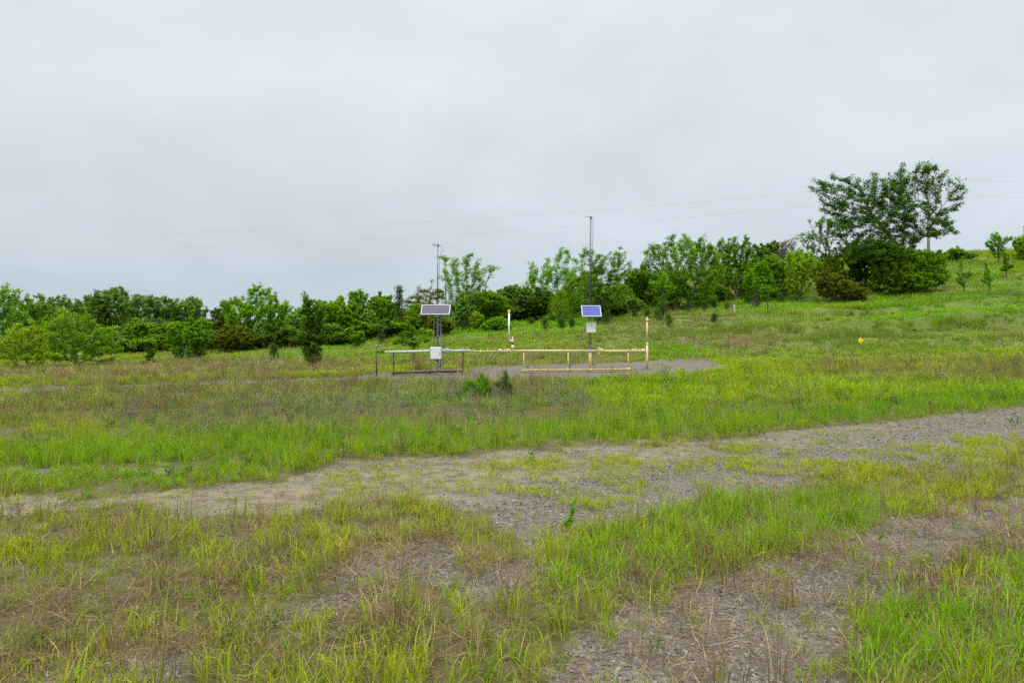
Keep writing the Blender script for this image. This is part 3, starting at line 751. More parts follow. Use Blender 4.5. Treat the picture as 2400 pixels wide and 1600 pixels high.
# --- right mast with panel, box and brace
s = thing('telemetry_mast', 'tall single steel mast with small blue solar panel, grey box and slanting brace', 'mast', (E(1382.8,0).x, YD+.14, gz(1383,.14)))
my = .14
b = E(1382.4,0,my); b.z = gz(1382.4)-.2
m = MB(); m.tube(b, E(1382.9,720,my), 1.75*PXM, n=14); m.tube(E(1382.9,722,my), E(1385.6,506,my), 1.75*PXM, 1.6*PXM, n=14); m.build('mast_pole', M['mast'], s)
MB().tube(E(1386.3,780,my-.02), E(1386.2,806,my-.02), .02).build('conduit', M['galv'], s)
MB().tube(E(1380.2,748,my), E(1380.2,716,my), .016).build('conduit', M['galv'], s)
yagi(s, E(1385.9,508.5,my), (-.30,1,.26), 6, .06, (1,.3,0), .09, .16, M['mast'])
m = MB(); m.path([E(uu, vv, my-.04) for uu, vv in ((1387.5,510),(1390,514),(1391,520),(1390.2,560),(1389,600),(1386,640),(1384.5,700))], .008, 6); m.build('antenna_cable', M['black'], s)
solar(s, 'solar_panel', panel_corners(1362.2, 1407.5, 715.8, 741.2, .50, .1), M['cell_right'])
m = MB(); c = E(1385, 767.5, -.06); m.bbox(c, (21.6*PXM, .2, 24.6*PXM)); bx = m.build('equipment_box', M['boxwhite'], s)
m = MB(); m.bbox(c+Vector((0,-.111,0)), (20*PXM, .018, 23*PXM), .006); dr = m.build('box_door', M['boxwhite'], bx)
m = MB(); m.lathe(c+Vector((.01,-.120,.085)), c+Vector((.01,-.1235,.085)), [(0, .052), (.0035, .052)], 20); m.build('sticker', M['marker'], bx)
m = MB(); m.box(c+Vector((.01,-.125,.083)), (.042,.003,.022)); m.build('sticker_mark', M['black'], bx)
m = MB(); m.box(c+Vector((.145,-.126,.0)), (.02,.012,.06)); m.build('box_latch', M['galv'], bx)
m = MB(); m.path([E(1375,766,.05), E(1372,770,.06), E(1335.5,0,.9).xy.to_3d()+Vector((0,0,gz(1335.5,.9)-.05))], 1.25*PXM, 8); m.build('brace', M['galv'], s)
m = MB(); m.bbox(E(1380.8,816.5,.16), (23*PXM, .28, 7.5*PXM), .01); m.box(E(1380.8,812.8,.16), (24*PXM, .32, .02)); m.build('battery_tray', M['galv'], s)

# --- yellow marker plate on a short stake up the bank
mx, myy, mz = ground_at(2017, 812)
k = thing('marker_stake', 'small bright yellow square marker plate tilted on the grassy bank', 'marker', (mx, myy, mz))
pz = EYE-(797.5-CV)/F*myy
MB().tube((mx, myy, mz-.1), (mx, myy, pz), .012, n=8).build('stake', M['galv'], k)
m = MB(); m.box((mx, myy-.02, pz), (.24, .012, .24), 0, 0); 
me = m.build('plate', M['marker'], k); me.rotation_euler = (0, R(38), R(10))
off = Vector((mx, myy-.02, pz))-WL[k.name]
for vv in me.data.vertices: vv.co -= off
me.location = off

# --- fence post, utility pole and power lines
fp = foot(1722, 55)
k = thing('fence_post', 'pale weathered wooden fence post below the dark thicket', 'post', fp)
m = MB(); m.lathe(fp-Vector((0,0,.2)), (fp.x-.10, fp.y, EYE-(664-CV)/F*55), [(0,.075),(.6,.07),(1.13,.06)], 8); m.build('post', M['wood_grey'], k)
PY = 78.0
ub = foot(2176, PY)
k = thing('utility_pole', 'grey wooden utility pole standing within the big tree on the hill', 'utility pole', ub)
ptop = px(2176, 414, PY)
m = MB(); m.tube(ub-Vector((0,0,1)), ptop, .17, .12, n=12); po = m.build('pole', M['wood_grey'], k)
for vv in (420, 456):
    q = px(2176, vv, PY); m = MB(); m.lathe(q+Vector((0,-.12,-.05)), q+Vector((0,-.12,.14)), [(0,.03),(.04,.06),(.08,.035),(.12,.06),(.19,.03)], 10); m.tube(q+Vector((0,.05,0)), q+Vector((0,-.12,-.03)), .02); m.build('insulator', M['bark_pale'], k)
def wire(lbl, pl, pr):
    cu = np.polyfit([p[0] for p in pl], [p[1] for p in pl], 2); pts = []
    for u in np.linspace(-1300, 2176, 60):
        YY = PY+(2176-u)/3476*48
        pts.append(px(u, float(np.polyval(cu, u)), YY)+Vector((0,-.12,0)))
    cu = np.polyfit([p[0] for p in pr], [p[1] for p in pr], 2)
    for u in np.linspace(2176, 3400, 22)[1:]:
        YY = PY-(u-2176)/1224*14
        pts.append(px(u, float(np.polyval(cu, u)), YY)+Vector((0,-.12,0)))
    o = MB().path(pts, .009, 5).build('power_line', M['wire'])
    tag(o, lbl, 'power line', 'power lines across the sky')
wire('thin grey power line across the sky, the higher of the two', [(0,556),(888,525.5),(1388,494),(1918,449),(2176,420)], [(2176,420),(2400,428.5),(2900,449)])
wire('thin grey power line across the sky, the lower of the two', [(0,593),(900,561),(1265,535),(1918,482),(2176,456)], [(2176,456),(2400,464),(2900,484)])
# ------------------------------------------------------------------ grass and other ground cover (stuff)
SRC = bpy.data.collections.new('ground_cover_sources')
def clump(name, mat, rng, nb, rad, h, w, lean=.35, curve=.5, heads=None, seg=3, flat=0.0):
    """a tuft of tapering bent blades, one strip of quads per blade"""
    ang = rng.uniform(0, 2*np.pi, nb); rr = rad*np.sqrt(rng.uniform(0, 1, nb))
    bx, by = np.cos(ang)*rr, np.sin(ang)*rr
    az = rng.uniform(0, 2*np.pi, nb)*.6+ang*.4
    L = rng.uniform(h[0], h[1], nb); ln = rng.normal(0, lean, nb); cu = rng.uniform(.2, 1, nb)*curve
    fa = az+np.pi/2+rng.normal(0, .5, nb)
    V = []; BV = []; HT = []
    bvr = rng.uniform(0, 1, nb)
    for k in range(seg+1):
        t = k/seg
        tilt = ln*t*.7+cu*t*t*1.1+flat*(1.35-.25*t)
        hx = L*t*np.sin(np.clip(tilt, -1.45, 1.5)); hz = L*t*np.cos(np.clip(tilt, -1.45, 1.5))
        ww = w*(1-t**1.6*.92)*.5
        cx = bx+np.cos(az)*hx; cy = by+np.sin(az)*hx
        for s_ in (-1, 1):
            V.append(np.stack([cx+s_*np.cos(fa)*ww, cy+s_*np.sin(fa)*ww, hz+(.01 if flat else 0)], 1))
            BV.append(bvr); HT.append(np.full(nb, t))
    V = np.stack(V, 1); BV = np.stack(BV, 1); HT = np.stack(HT, 1)      # nb x 2(seg+1)
    n2 = 2*(seg+1)
    base = np.arange(nb)[:, None]*n2
    Q = np.concatenate([np.stack([base[:, 0]+2*k, base[:, 0]+2*k+1, base[:, 0]+2*k+3, base[:, 0]+2*k+2], 1) for k in range(seg)])
    V = V.reshape(-1, 3); BV = BV.ravel(); HT = HT.ravel()
    if heads is not None:      # small leaves or flower heads scattered along the upper stems
        cnt, sz, t0, t1, hb = heads
        st = rng.randint(0, nb, cnt); tt = rng.uniform(t0, t1, cnt)
        tilt = ln[st]*tt*.7+cu[st]*tt*tt*1.1
        c = np.stack([bx[st]+np.cos(az[st])*L[st]*tt*np.sin(tilt), by[st]+np.sin(az[st])*L[st]*tt*np.sin(tilt), L[st]*tt*np.cos(tilt)], 1)
        d = rng.normal(0, 1, (cnt, 3)); d[:, 2] *= .5; d /= np.linalg.norm(d, axis=1)[:, None]
        e = np.cross(d, rng.normal(0, 1, (cnt, 3))); e /= np.linalg.norm(e, axis=1)[:, None]
        s_ = (sz*rng.uniform(.6, 1.3, cnt))[:, None]
        hv = np.stack([c, c+d*s_*.5+e*s_*.28, c+d*s_, c+d*s_*.5-e*s_*.28], 1).reshape(-1, 3)
        o = len(V)
        Q = np.concatenate([Q, (np.arange(cnt)[:, None]*4+np.arange(4)[None, :])+o])
        V = np.concatenate([V, hv]); BV = np.concatenate([BV, np.repeat(rng.uniform(0, .78, cnt), 4) if hb is None else np.full(cnt*4, hb)]); HT = np.concatenate([HT, np.ones(cnt*4)])
    me = mesh_np(name, V, Q); fattr(me, 'bv', BV); fattr(me, 'ht', HT)
    me.materials.append(mat)
    return me
def stone(name, mat, rng):
    import bmesh
    bm = bmesh.new(); bmesh.ops.create_icosphere(bm, subdivisions=1, radius=1)
    for v in bm.verts: v.co *= rng.uniform(.75, 1.2)
    for v in bm.verts: v.co.z *= .6
    me = bpy.data.meshes.new(name); bm.to_mesh(me); bm.free()
    me.materials.append(mat); return me

def scatter(name, meshes, pts, rotz, scl, idx, tint, kind='stuff', tilt=.12, rng=None):
    c = bpy.data.collections.new(name+'_sources')
    for k, me in enumerate(meshes):
        c.objects.link(bpy.data.objects.new('%s_source_%02d' % (name, k), me))
    n = len(pts)
    me = bpy.data.meshes.new(name); me.vertices.add(n)
    me.vertices.foreach_set('co', np.asarray(pts, np.float32).ravel())
    rot = np.stack([rng.normal(0, tilt, n), rng.normal(0, tilt, n), rotz], 1)
    a = me.attributes.new('rot', 'FLOAT_VECTOR', 'POINT'); a.data.foreach_set('vector', rot.astype(np.float32).ravel())
    a = me.attributes.new('scl', 'FLOAT_VECTOR', 'POINT'); a.data.foreach_set('vector', np.asarray(scl, np.float32).ravel())
    a = me.attributes.new('idx', 'INT', 'POINT'); a.data.foreach_set('value', np.asarray(idx, np.int32))
    a = me.attributes.new('tint', 'FLOAT_COLOR', 'POINT'); a.data.foreach_set('color', np.concatenate([tint, np.ones((n, 1))], 1).astype(np.float32).ravel())
    o = bpy.data.objects.new(name, me); COL.objects.link(o)
    g = bpy.data.node_groups.new(name, 'GeometryNodeTree')
    g.interface.new_socket('Geometry', in_out='INPUT', socket_type='NodeSocketGeometry')
    g.interface.new_socket('Geometry', in_out='OUTPUT', socket_type='NodeSocketGeometry')
    ni = g.nodes.new('NodeGroupInput'); no = g.nodes.new('NodeGroupOutput')
    ip = g.nodes.new('GeometryNodeInstanceOnPoints'); ci = g.nodes.new('GeometryNodeCollectionInfo')
    ci.inputs['Collection'].default_value = c; ci.inputs['Separate Children'].default_value = True; ci.inputs['Reset Children'].default_value = True
    ip.inputs['Pick Instance'].default_value = True
    def na(nm, typ):
        x = g.nodes.new('GeometryNodeInputNamedAttribute'); x.data_type = typ; x.inputs['Name'].default_value = nm
        return [s for s in x.outputs if s.enabled][0]
    L = g.links.new
    L(ni.outputs[0], ip.inputs['Points']); L(ci.outputs[0], ip.inputs['Instance'])
    L(na('idx', 'INT'), ip.inputs['Instance Index']); L(na('scl', 'FLOAT_VECTOR'), ip.inputs['Scale'])
    er = g.nodes.new('FunctionNodeEulerToRotation'); L(na('rot', 'FLOAT_VECTOR'), er.inputs[0]); L(er.outputs[0], ip.inputs['Rotation'])
    L(ip.outputs[0], no.inputs[0])
    md = o.modifiers.new('scatter', 'NODES'); md.node_group = g
    if kind: o['kind'] = kind
    return o

def sample(rng, y0, y1, dens, side=.86, pad=1.5):
    """random ground points at even density between two depths"""
    w0, w1 = side*y0+pad, side*y1+pad
    n = int(dens*(w0+w1)*(y1-y0))
    t = rng.uniform(0, 1, n)
    y = y0+(np.sqrt(w0*w0+t*(w1*w1-w0*w0))-w0)/(w1-w0)*(y1-y0)
    x = rng.uniform(-1, 1, n)*(side*y+pad)
    return x, y
ZN = ['road', 'pad', 'bare', 'sand', 'brown', 'purple', 'dry', 'lush', 'tall', 'yellow', 'white', 'green2', 'bank', 'verge', 'ridge_shade']
def lerpc(a, b, t): return a+(b-a)*t[:, None]
A3 = lambda *c: np.array(c, float)
rg = np.random.RandomState(5)
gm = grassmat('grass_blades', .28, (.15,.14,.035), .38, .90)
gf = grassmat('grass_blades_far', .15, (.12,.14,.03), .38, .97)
sm = grassmat('dry_stems', .15, (.16,.11,.06), .12)

BANDS = [(2.1, 6.0, 230, 1.0), (6.0, 11, 170, 1.05), (11, 18, 75, 1.2), (18, 29, 42, 1.5), (29, 48, 17, 2.3), (48, 72, 6.5, 3.3), (72, 112, 2.6, 4.8)]
near_v = [clump('green_tuft', gm, rg, 15, .07, (.045, .145), .0056, .38, .60) for _ in range(5)]
tall_v = [clump('tall_tuft', gm, rg, 14, .07, (.10, .26), .0062, .22, .45) for _ in range(4)]
far_v = [clump('far_tuft', gf, rg, 22, .13, (.08, .22), .012, .30, .5) for _ in range(4)]
P = []; 
def emit(store, x, y, z, s, idx, tint, rng, sz=None):
    n = len(x)
    sv = np.stack([s, s, s if sz is None else sz], 1)
    store.append((np.stack([x, y, z-.006], 1), rng.uniform(0, 2*np.pi, n), sv, idx, tint))
def cat(store): return [np.concatenate([q[i] for q in store]) for i in range(5)]
st = []
for (y0, y1, dens, big) in BANDS:
    x, y = sample(rg, y0, y1, dens)
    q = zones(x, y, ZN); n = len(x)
    patch = fbm(x*.9, y*.9, 31); fine = fbm(x*3.3, y*3.3, 32); broad = fbm(x*.22, y*.22, 33)
    gravel = np.maximum(np.maximum(q['road'], q['pad']), q['bare'])
    strip = np.clip((fbm(x*.35+y*.1, y*1.1, 36)-.5)*4, -.4, 1)
    sparse = .03+.45*np.clip((patch-.53)*8, 0, 1)*(q['road'] > .3)*(1-.45*q['sand'])*np.clip(strip+.5, .15, 1)+.07*np.clip((fine-.55)*8, 0, 1)*(1-q['sand'])+.23*(q['bare'] > .3)*np.clip((fine-.43)*6, 0, 1)
    sparse = (sparse+1.0*q['verge']*np.clip((patch-.30)*5, .15, 1)*np.clip((fine-.33)*5, .05, 1))*(1-.85*q['pad'])
    cover = .50+.35*np.clip((patch-.38)*4, 0, 1)+.3*q['lush']
    fore = np.clip((13-y)/2.5, 0, 1)
    cover = np.where(y < 13, cover*(.30+.70*np.clip((fine-.36)*4.5, 0, 1))*(.60+.5*q['lush']*(1-q['tall']*.6)+.10*q['tall']+.32*np.clip((patch-.42)*5, 0, 1))*1.05, cover)
    cover = cover*(1-np.where(y < 13, .35, .85)*q['dry'])*(1-.45*q['brown']*(y > 12))*(1-.55*q['purple'])*(1-.75*q['bank'])
    d = cover*np.clip(1-gravel*1.15+.55*(fine-.5), 0, 1)*(gravel < .93)+sparse*gravel
    keep = rg.uniform(0, 1, n) < d
    x, y, z, patch, fine, broad, gravel = x[keep], y[keep], q['z'][keep], patch[keep], fine[keep], broad[keep], gravel[keep]
    q = {k_: v_[keep] for k_, v_ in q.items()}; n = len(x)
    hill = np.clip((y-28)/10, 0, 1)
    tint = lerpc(A3(.225,.340,.005), A3(.340,.400,.008), np.clip((patch-.3)*2.5, 0, 1))
    tint = lerpc(tint, A3(.185,.400,.003), np.clip(q['lush']*.9+.2*q['tall'], 0, 1)*np.clip(1.3-fine, .4, 1))
    tint = lerpc(tint, A3(.32,.385,.008), np.clip(q['yellow']*.35*np.clip((patch-.35)*4, 0, 1)+(q['road'] > .4)*.40, 0, 1))
    htint = lerpc(A3(.160,.325,.010), A3(.250,.310,.018), np.clip((broad-.36)*3.2, 0, 1))
    htint = lerpc(htint, A3(.170,.390,.006), np.clip(q['green2'], 0, 1)*.85)
    m1 = np.clip((fbm(x*.075, y*.30, 34)-.46)*6, 0, 1); m2 = np.clip((fbm(x*.08+40, y*.33, 35)-.50)*6, 0, 1)*(q['green2'] < .5)
    htint = lerpc(htint, A3(.175,.385,.005), m1*.75); htint = lerpc(htint, A3(.200,.190,.075), m2*.42)
    htint = lerpc(htint, A3(.22,.185,.085), np.clip(q['brown']*.65+q['dry']*.8, 0, 1))
    htint = lerpc(htint, A3(.105,.200,.010), np.clip(q['ridge_shade'], 0, 1)*.85)  # darkens the grass colour to stand in for shaded terrace faces
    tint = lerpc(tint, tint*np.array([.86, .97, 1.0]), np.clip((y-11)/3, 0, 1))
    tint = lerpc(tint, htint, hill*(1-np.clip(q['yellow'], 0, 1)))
    tint = lerpc(tint, A3(.235,.20,.09), q['brown']*.45*(1-hill)*(y > 13))
    tint = lerpc(tint, A3(.185,.205,.10), q['purple']*.45)
    tint = tint*np.where(y > 28, 1+.5*rg.uniform(-.3, .25, n), rg.uniform(.72, 1.22, n))[:, None]+rg.normal(0, .008, (n, 3)); tint = np.clip(tint, .004, 1)
    s = big*rg.uniform(.65, 1.25, n)*(.8+.5*np.clip(patch, 0, 1))
    s *= np.where(gravel > .4, .85, 1)
    sz = s*(1+.25*q['lush']*(y > 9))*np.where((y < 6) & (q['lush'] > .4), .8, 1)*np.where(y > 13, .95, 1)*np.where(y > 29, .44, 1)*(1+.5*(y > 29)*np.clip((fbm(x*.25, y*.25, 37)-.45)*4, -.5, 1))*(1+1.3*q['ridge_shade']*(y > 29))*np.where(q['road'] > .35, .62, 1)
    far = y > 17
    tall = (~far) & (rg.uniform(0, 1, n) < np.clip(.08+.40*q['tall']+.35*q['lush']*(y > 9), 0, .7)) & (gravel < .45)
    idx = np.where(far, 9+rg.randint(0, 4, n), np.where(tall, 5+rg.randint(0, 4, n), rg.randint(0, 5, n)))
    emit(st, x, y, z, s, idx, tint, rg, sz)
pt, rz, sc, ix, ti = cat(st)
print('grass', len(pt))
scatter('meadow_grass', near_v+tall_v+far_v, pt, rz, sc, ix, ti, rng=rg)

# --- straw: standing dry tufts and flattened thatch
dry_v = [clump('dry_tuft', sm, rg, 22, .10, (.12, .38), .0042, .40, .8) for _ in range(4)]
mat_v = [clump('flat_straw', sm, rg, 13, .14, (.07, .26), .0040, .5, .25, None, 3, 1.0) for _ in range(4)]
st = []
for (y0, y1, dens, big) in BANDS[:6]:
    x, y = sample(rg, y0, y1, dens*.55)
    q = zones(x, y, ZN); n = len(x)
    patch = fbm(x*1.1+7, y*1.1, 51); fine = fbm(x*3+3, y*3, 52)
    d = np.clip(.012+.03*np.clip((patch-.55)*6, 0, 1)*(y < 28)+np.where(y < 13, .09, .85)*q['dry']*np.clip((patch-.28)*3, .12, 1)*np.clip((fine-.33)*4, .1, 1), 0, 1)*(1-np.clip(q['road']+q['pad'], 0, 1)*.97)*np.clip(1-.75*q['bare'], 0, 1)
    keep = rg.uniform(0, 1, n) < d
    x, y, z = x[keep], y[keep], q['z'][keep]; n = len(x); dr = q['dry'][keep]
    tint = lerpc(A3(.22,.16,.075), A3(.34,.25,.125), rg.uniform(0, 1, n))*rg.uniform(.7, 1.15, (n, 1))*np.where(y < 12, .82, 1)[:, None]
    og = rg.uniform(0, 1, n) < .04*(y > 20); tint[og] = A3(.42,.20,.07)
    s = big*rg.uniform(.6, 1.2, n)
    sz = s*np.where(y > 20, .85, 1)
    emit(st, x, y, z, s, rg.randint(0, 4, n), tint, rg, sz)
    if y1 < 20:
        x, y = sample(rg, y0, y1, 110 if y1 < 12 else 40)
        q = zones(x, y, ZN); n = len(x); patch = fbm(x*1.5+7, y*1.5, 55)
        d = np.clip(.24+.5*q['dry']+.4*q['brown']+.45*q['bare']*np.clip((patch-.3)*4, 0, 1)+.75*(patch-.45), 0, 1)*(1-np.clip(q['road']*1.15+.15*q['bare'], 0, .98))*(1-.5*q['lush'])
        keep = rg.uniform(0, 1, n) < d
        x, y, z = x[keep], y[keep], q['z'][keep]; n = len(x)
        tint = lerpc(A3(.11,.080,.045), A3(.24,.175,.092), rg.uniform(0, 1, n)**1.5)
        emit(st, x, y, z+.012, rg.uniform(.6, 1.3, n), 4+rg.randint(0, 4, n), tint, rg)
pt, rz, sc, ix, ti = cat(st); print('straw', len(pt))
scatter('dry_grass', dry_v+mat_v, pt, rz, sc, ix, ti, rng=rg, tilt=.06)

# --- brown branching weed stems
wd_v = [clump('weed_stems', sm, rg, 9, .10, (.22, .50), .0042, .22, .25, (40, .018, .45, 1.0, .3)) for _ in range(4)]
st = []
for (y0, y1, dens, big) in BANDS[:6]:
    x, y = sample(rg, y0, y1, dens*.5)
    q = zones(x, y, ZN); n = len(x); patch = fbm(x*.8+3, y*.8, 61); fine = fbm(x*2.6, y*2.6, 62)
    d = np.clip(.008+.03*np.clip((patch-.55)*6, 0, 1)*(y < 29)+.45*q['brown']*np.where(y > 29, .5, 1)*np.clip((patch-.3)*3, .1, 1)*np.clip((fine-.3)*4, .15, 1)*np.where(y > 13, 1.25, .65), 0, 1)*(1-np.clip(q['road']+q['pad']+.35*q['bare'], 0, 1)*.98)+.10*q['bare']*(y < 9)*np.clip((patch-.3)*3, 0, 1)
    keep = rg.uniform(0, 1, n) < d
    x, y, z = x[keep], y[keep], q['z'][keep]; n = len(x)
    tint = lerpc(A3(.14,.08,.045), A3(.22,.155,.085), rg.uniform(0, 1, n))*rg.uniform(.75, 1.2, (n, 1))
    s = big*rg.uniform(.5, 1.1, n)
    emit(st, x, y, z, s, rg.randint(0, 4, n), tint, rg, s*np.where(y > 28, .5, np.where(y > 19, 1.15, .95))*np.where(y < 9, .7, 1))
pt, rz, sc, ix, ti = cat(st); print('weeds', len(pt))
scatter('brown_weeds', wd_v, pt, rz, sc, ix, ti, rng=rg, tilt=.10)

# --- leafy forbs in the lush strip and on the bank
fb_v = [clump('leafy_forb', gm, rg, 7, .07, (.12, .34), .004, .35, .4, (75, .034, .25, 1.0, None)) for _ in range(4)]
st = []
for (y0, y1, dens, big) in BANDS[:6]:
    x, y = sample(rg, y0, y1, dens*.28)
    q = zones(x, y, ZN); n = len(x); patch = fbm(x*.7+13, y*.7, 71)
    d = np.clip(.05+.45*q['lush']*np.clip((patch-.45)*5, .05, 1)+.25*np.clip((patch-.55)*7, 0, 1)*(y > 12), 0, 1)*(1-np.clip(q['road']+q['pad'], 0, 1)*.93)*np.clip(1-.7*q['bare'], 0, 1)
    keep = rg.uniform(0, 1, n) < d
    x, y, z = x[keep], y[keep], q['z'][keep]; n = len(x)
    tint = lerpc(A3(.085,.18,.020), A3(.17,.25,.030), rg.uniform(0, 1, n))*rg.uniform(.75, 1.15, (n, 1))
    s = big*rg.uniform(.5, 1.15, n)*np.where(y < 9, .6, 1)
    emit(st, x, y, z, s, rg.randint(0, 4, n), tint, rg, s*np.where(y > 28, .5, .9))
pt, rz, sc, ix, ti = cat(st); print('forbs', len(pt))
scatter('leafy_weeds', fb_v, pt, rz, sc, ix, ti, rng=rg)

# --- wildflowers: greyish purple spikes, white heads, a few orange ones
pu_v = [clump('flower_spikes', sm, rg, 6, .20, (.30, .58), .005, .16, .12, (90, .024, .45, 1.0, .2)) for _ in range(4)]
st = []
for (y0, y1, dens, big) in BANDS[2:4]:
    x, y = sample(rg, y0, y1, 14)
    q = zones(x, y, ZN); n = len(x); patch = fbm(x*.8+23, y*.8, 81)
    keep = rg.uniform(0, 1, n) < np.clip(.01+q['purple']*.30*np.clip((patch-.25)*2.5, .15, 1), 0, 1)*(1-np.clip(q['road']+q['pad'], 0, 1))
    x, y, z = x[keep], y[keep], q['z'][keep]; n = len(x)
    tint = lerpc(A3(.130,.140,.145), A3(.19,.19,.17), rg.uniform(0, 1, n))*rg.uniform(.8, 1.2, (n, 1))
    s = rg.uniform(.65, 1.15, n)
    emit(st, x, y, z, s, rg.randint(0, 4, n), tint, rg)
pt, rz, sc, ix, ti = cat(st); print('purple', len(pt))
scatter('purple_wildflowers', pu_v, pt, rz, sc, ix, ti, rng=rg)
wh_v = [clump('white_heads', sm, rg, 5, .18, (.18, .36), .004, .2, .2, (40, .04, .92, 1.0, .1)) for _ in range(3)]
x, y = sample(rg, 26, 80, 5); q = zones(x, y, ZN); n = len(x)
keep = rg.uniform(0, 1, n) < q['white']*np.clip((fbm(x*.8, y*.8, 91)-.35)*4, 0, 1)
x, y, z = x[keep], y[keep], q['z'][keep]; n = len(x)
scatter('white_wildflowers', wh_v, np.stack([x, y, z], 1), rg.uniform(0, 6, n), np.repeat(rg.uniform(.7, 1.2, (n, 1)), 3, 1), rg.randint(0, 3, n), np.tile([[.50,.53,.44]], (n, 1))*rg.uniform(.8, 1.1, (n, 1)), rng=rg)
x, y = sample(rg, 14, 27, .8); q = zones(x, y, ZN); n = len(x)
keep = (rg.uniform(0, 1, n) < .14*np.clip((fbm(x*.4, y*.4, 95)-.4)*5, 0, 1))*(q['lush'] < .6)*(q['road'] < .1)*(q['pad'] < .1) > 0
x, y, z = x[keep], y[keep], q['z'][keep]; n = len(x)
og_v = [clump('orange_heads', sm, rg, 3, .05, (.30, .42), .004, .15, .15, (26, .026, .9, 1.0, .1)) for _ in range(2)]
scatter('orange_wildflowers', og_v, np.stack([x, y, z], 1), rg.uniform(0, 6, n), np.ones((n, 3)), rg.randint(0, 2, n), np.tile([[.60,.17,.05]], (n, 1)), rng=rg)

# --- loose gravel
stm = flatinst('gravel_stone')
sv = [stone('gravel_stone', stm, rg) for _ in range(5)]
st = []
for y0, y1, dens, r0, r1 in ((2.2, 5.5, 1300, .005, .017), (5.5, 10, 600, .0065, .018), (10, 17, 170, .009, .022)):
    x, y = sample(rg, y0, y1, dens, .84, .8)
    q = zones(x, y, ZN); n = len(x)
    gr = np.maximum(q['road']*np.clip(1-1.3*q['sand'], .02, 1), q['bare']); patch = fbm(x*2.2, y*2.2, 97)
    keep = rg.uniform(0, 1, n) < np.clip(.03+gr*np.clip((patch-.22)*3.2, .1, 1), 0, 1)
    x, y, z = x[keep], y[keep], q['z'][keep]; n = len(x)
    f = rg.uniform(0, 1, n); gr = gr[keep]
    tint = lerpc(A3(.095,.083,.070), A3(.245,.218,.180), f**1.1); w = rg.uniform(0, 1, n) < .04; tint[w] = A3(.34,.325,.29); b = rg.uniform(0, 1, n) < .12; tint[b] = A3(.22,.15,.10)
    s = r0+(r1-r0)*rg.uniform(0, 1, n)**2.6
    pg = np.stack([x, y, z-.034*np.clip(gr, 0, 1)+s*.15], 1)
    st.append((pg, rg.uniform(0, 6, n), np.stack([s*rg.uniform(.8, 1.5, n), s*rg.uniform(.7, 1.1, n), s], 1), rg.randint(0, 5, n), tint))
pt, rz, sc, ix, ti = cat(st); print('stones', len(pt))
scatter('gravel', sv, pt, rz, sc, ix, ti, rng=rg, tilt=.3)
# ------------------------------------------------------------------ trees and bushes
def grow(lobes, stems, n_attr, step, rng, gaps=10):
    """space colonisation: branch nodes reach for points spread through the crown lobes"""
    lo = np.array(lobes, float)                      # x y z rx ry rz
    w = lo[:, 3]*lo[:, 5]*np.where(lo[:, 3] < .45*lo[:, 3].max(), 1.5, 1.0); pick = rng.choice(len(lo), n_attr, p=w/w.sum())
    d = rng.normal(0, 1, (n_attr, 3)); d /= np.linalg.norm(d, axis=1)[:, None]
    r = rng.uniform(0, 1, n_attr)**.42*rng.uniform(.88, 1.12, n_attr)
    A = lo[pick, :3]+d*r[:, None]*lo[pick, 3:6]
    ext = lo[:, 3:6].mean()
    for _ in range(gaps):
        c = A[rng.randint(len(A))]; A = A[np.linalg.norm(A-c, axis=1) > ext*rng.uniform(.16, .34)]
    A = A[A[:, 2] > min(.15, .08*lo[:, 2].max())]
    nodes = []; par = []
    for s in stems:
        prev = -1
        s = [np.array(p, float) for p in s]
        for k in range(len(s)-1):
            L = np.linalg.norm(s[k+1]-s[k]); m = max(1, int(L/step))
            for i in range(m if k < len(s)-2 else m+1):
                p = s[k]+(s[k+1]-s[k])*i/m+rng.normal(0, .06*step, 3)*(1 if prev >= 0 else 0)
                nodes.append(p); par.append(prev); prev = len(nodes)-1
    N_ = np.array(nodes); par = list(par)
    infl, kill = step*9, step*1.7
    D = np.full(len(A), 1e9); I = np.zeros(len(A), int)
    def upd(s0):
        for k in range(s0, len(N_)):
            dd = np.linalg.norm(A-N_[k], axis=1); m = dd < D; D[m] = dd[m]; I[m] = k
    upd(0)
    for it in range(140):
        live = D > kill
        if not live.all(): A, D, I = A[live], D[live], I[live]
        if len(A) == 0: break
        near = D < max(infl, D.min()*1.02)
        if not near.any(): break
        ids = I[near]; v = (A[near]-N_[ids]); v /= np.linalg.norm(v, axis=1)[:, None]
        u = np.unique(ids); new = []; npar = []
        acc = np.zeros((len(N_), 3)); np.add.at(acc, ids, v)
        for k in u:
            a = acc[k]; L = np.linalg.norm(a)
            if L < 1e-3: a = rng.normal(0, 1, 3); L = np.linalg.norm(a)
            a = a/L+rng.normal(0, .18, 3)+np.array([0, 0, .06]); a /= np.linalg.norm(a)
            new.append(N_[k]+a*step); npar.append(k)
        s0 = len(N_); N_ = np.vstack([N_, new]); par += npar
        upd(s0)
        if len(N_) > 5200: break
    return N_, np.array(par)

def radii(par, rt, rmax):
    n = len(par); cnt = np.zeros(n)
    has = np.zeros(n, bool); has[par[par >= 0]] = True
    cnt[~has] = 1
    for i in range(n-1, -1, -1):
        if par[i] >= 0: cnt[par[i]] += cnt[i]
    r = rt*cnt**.50
    return np.minimum(r, rmax), cnt

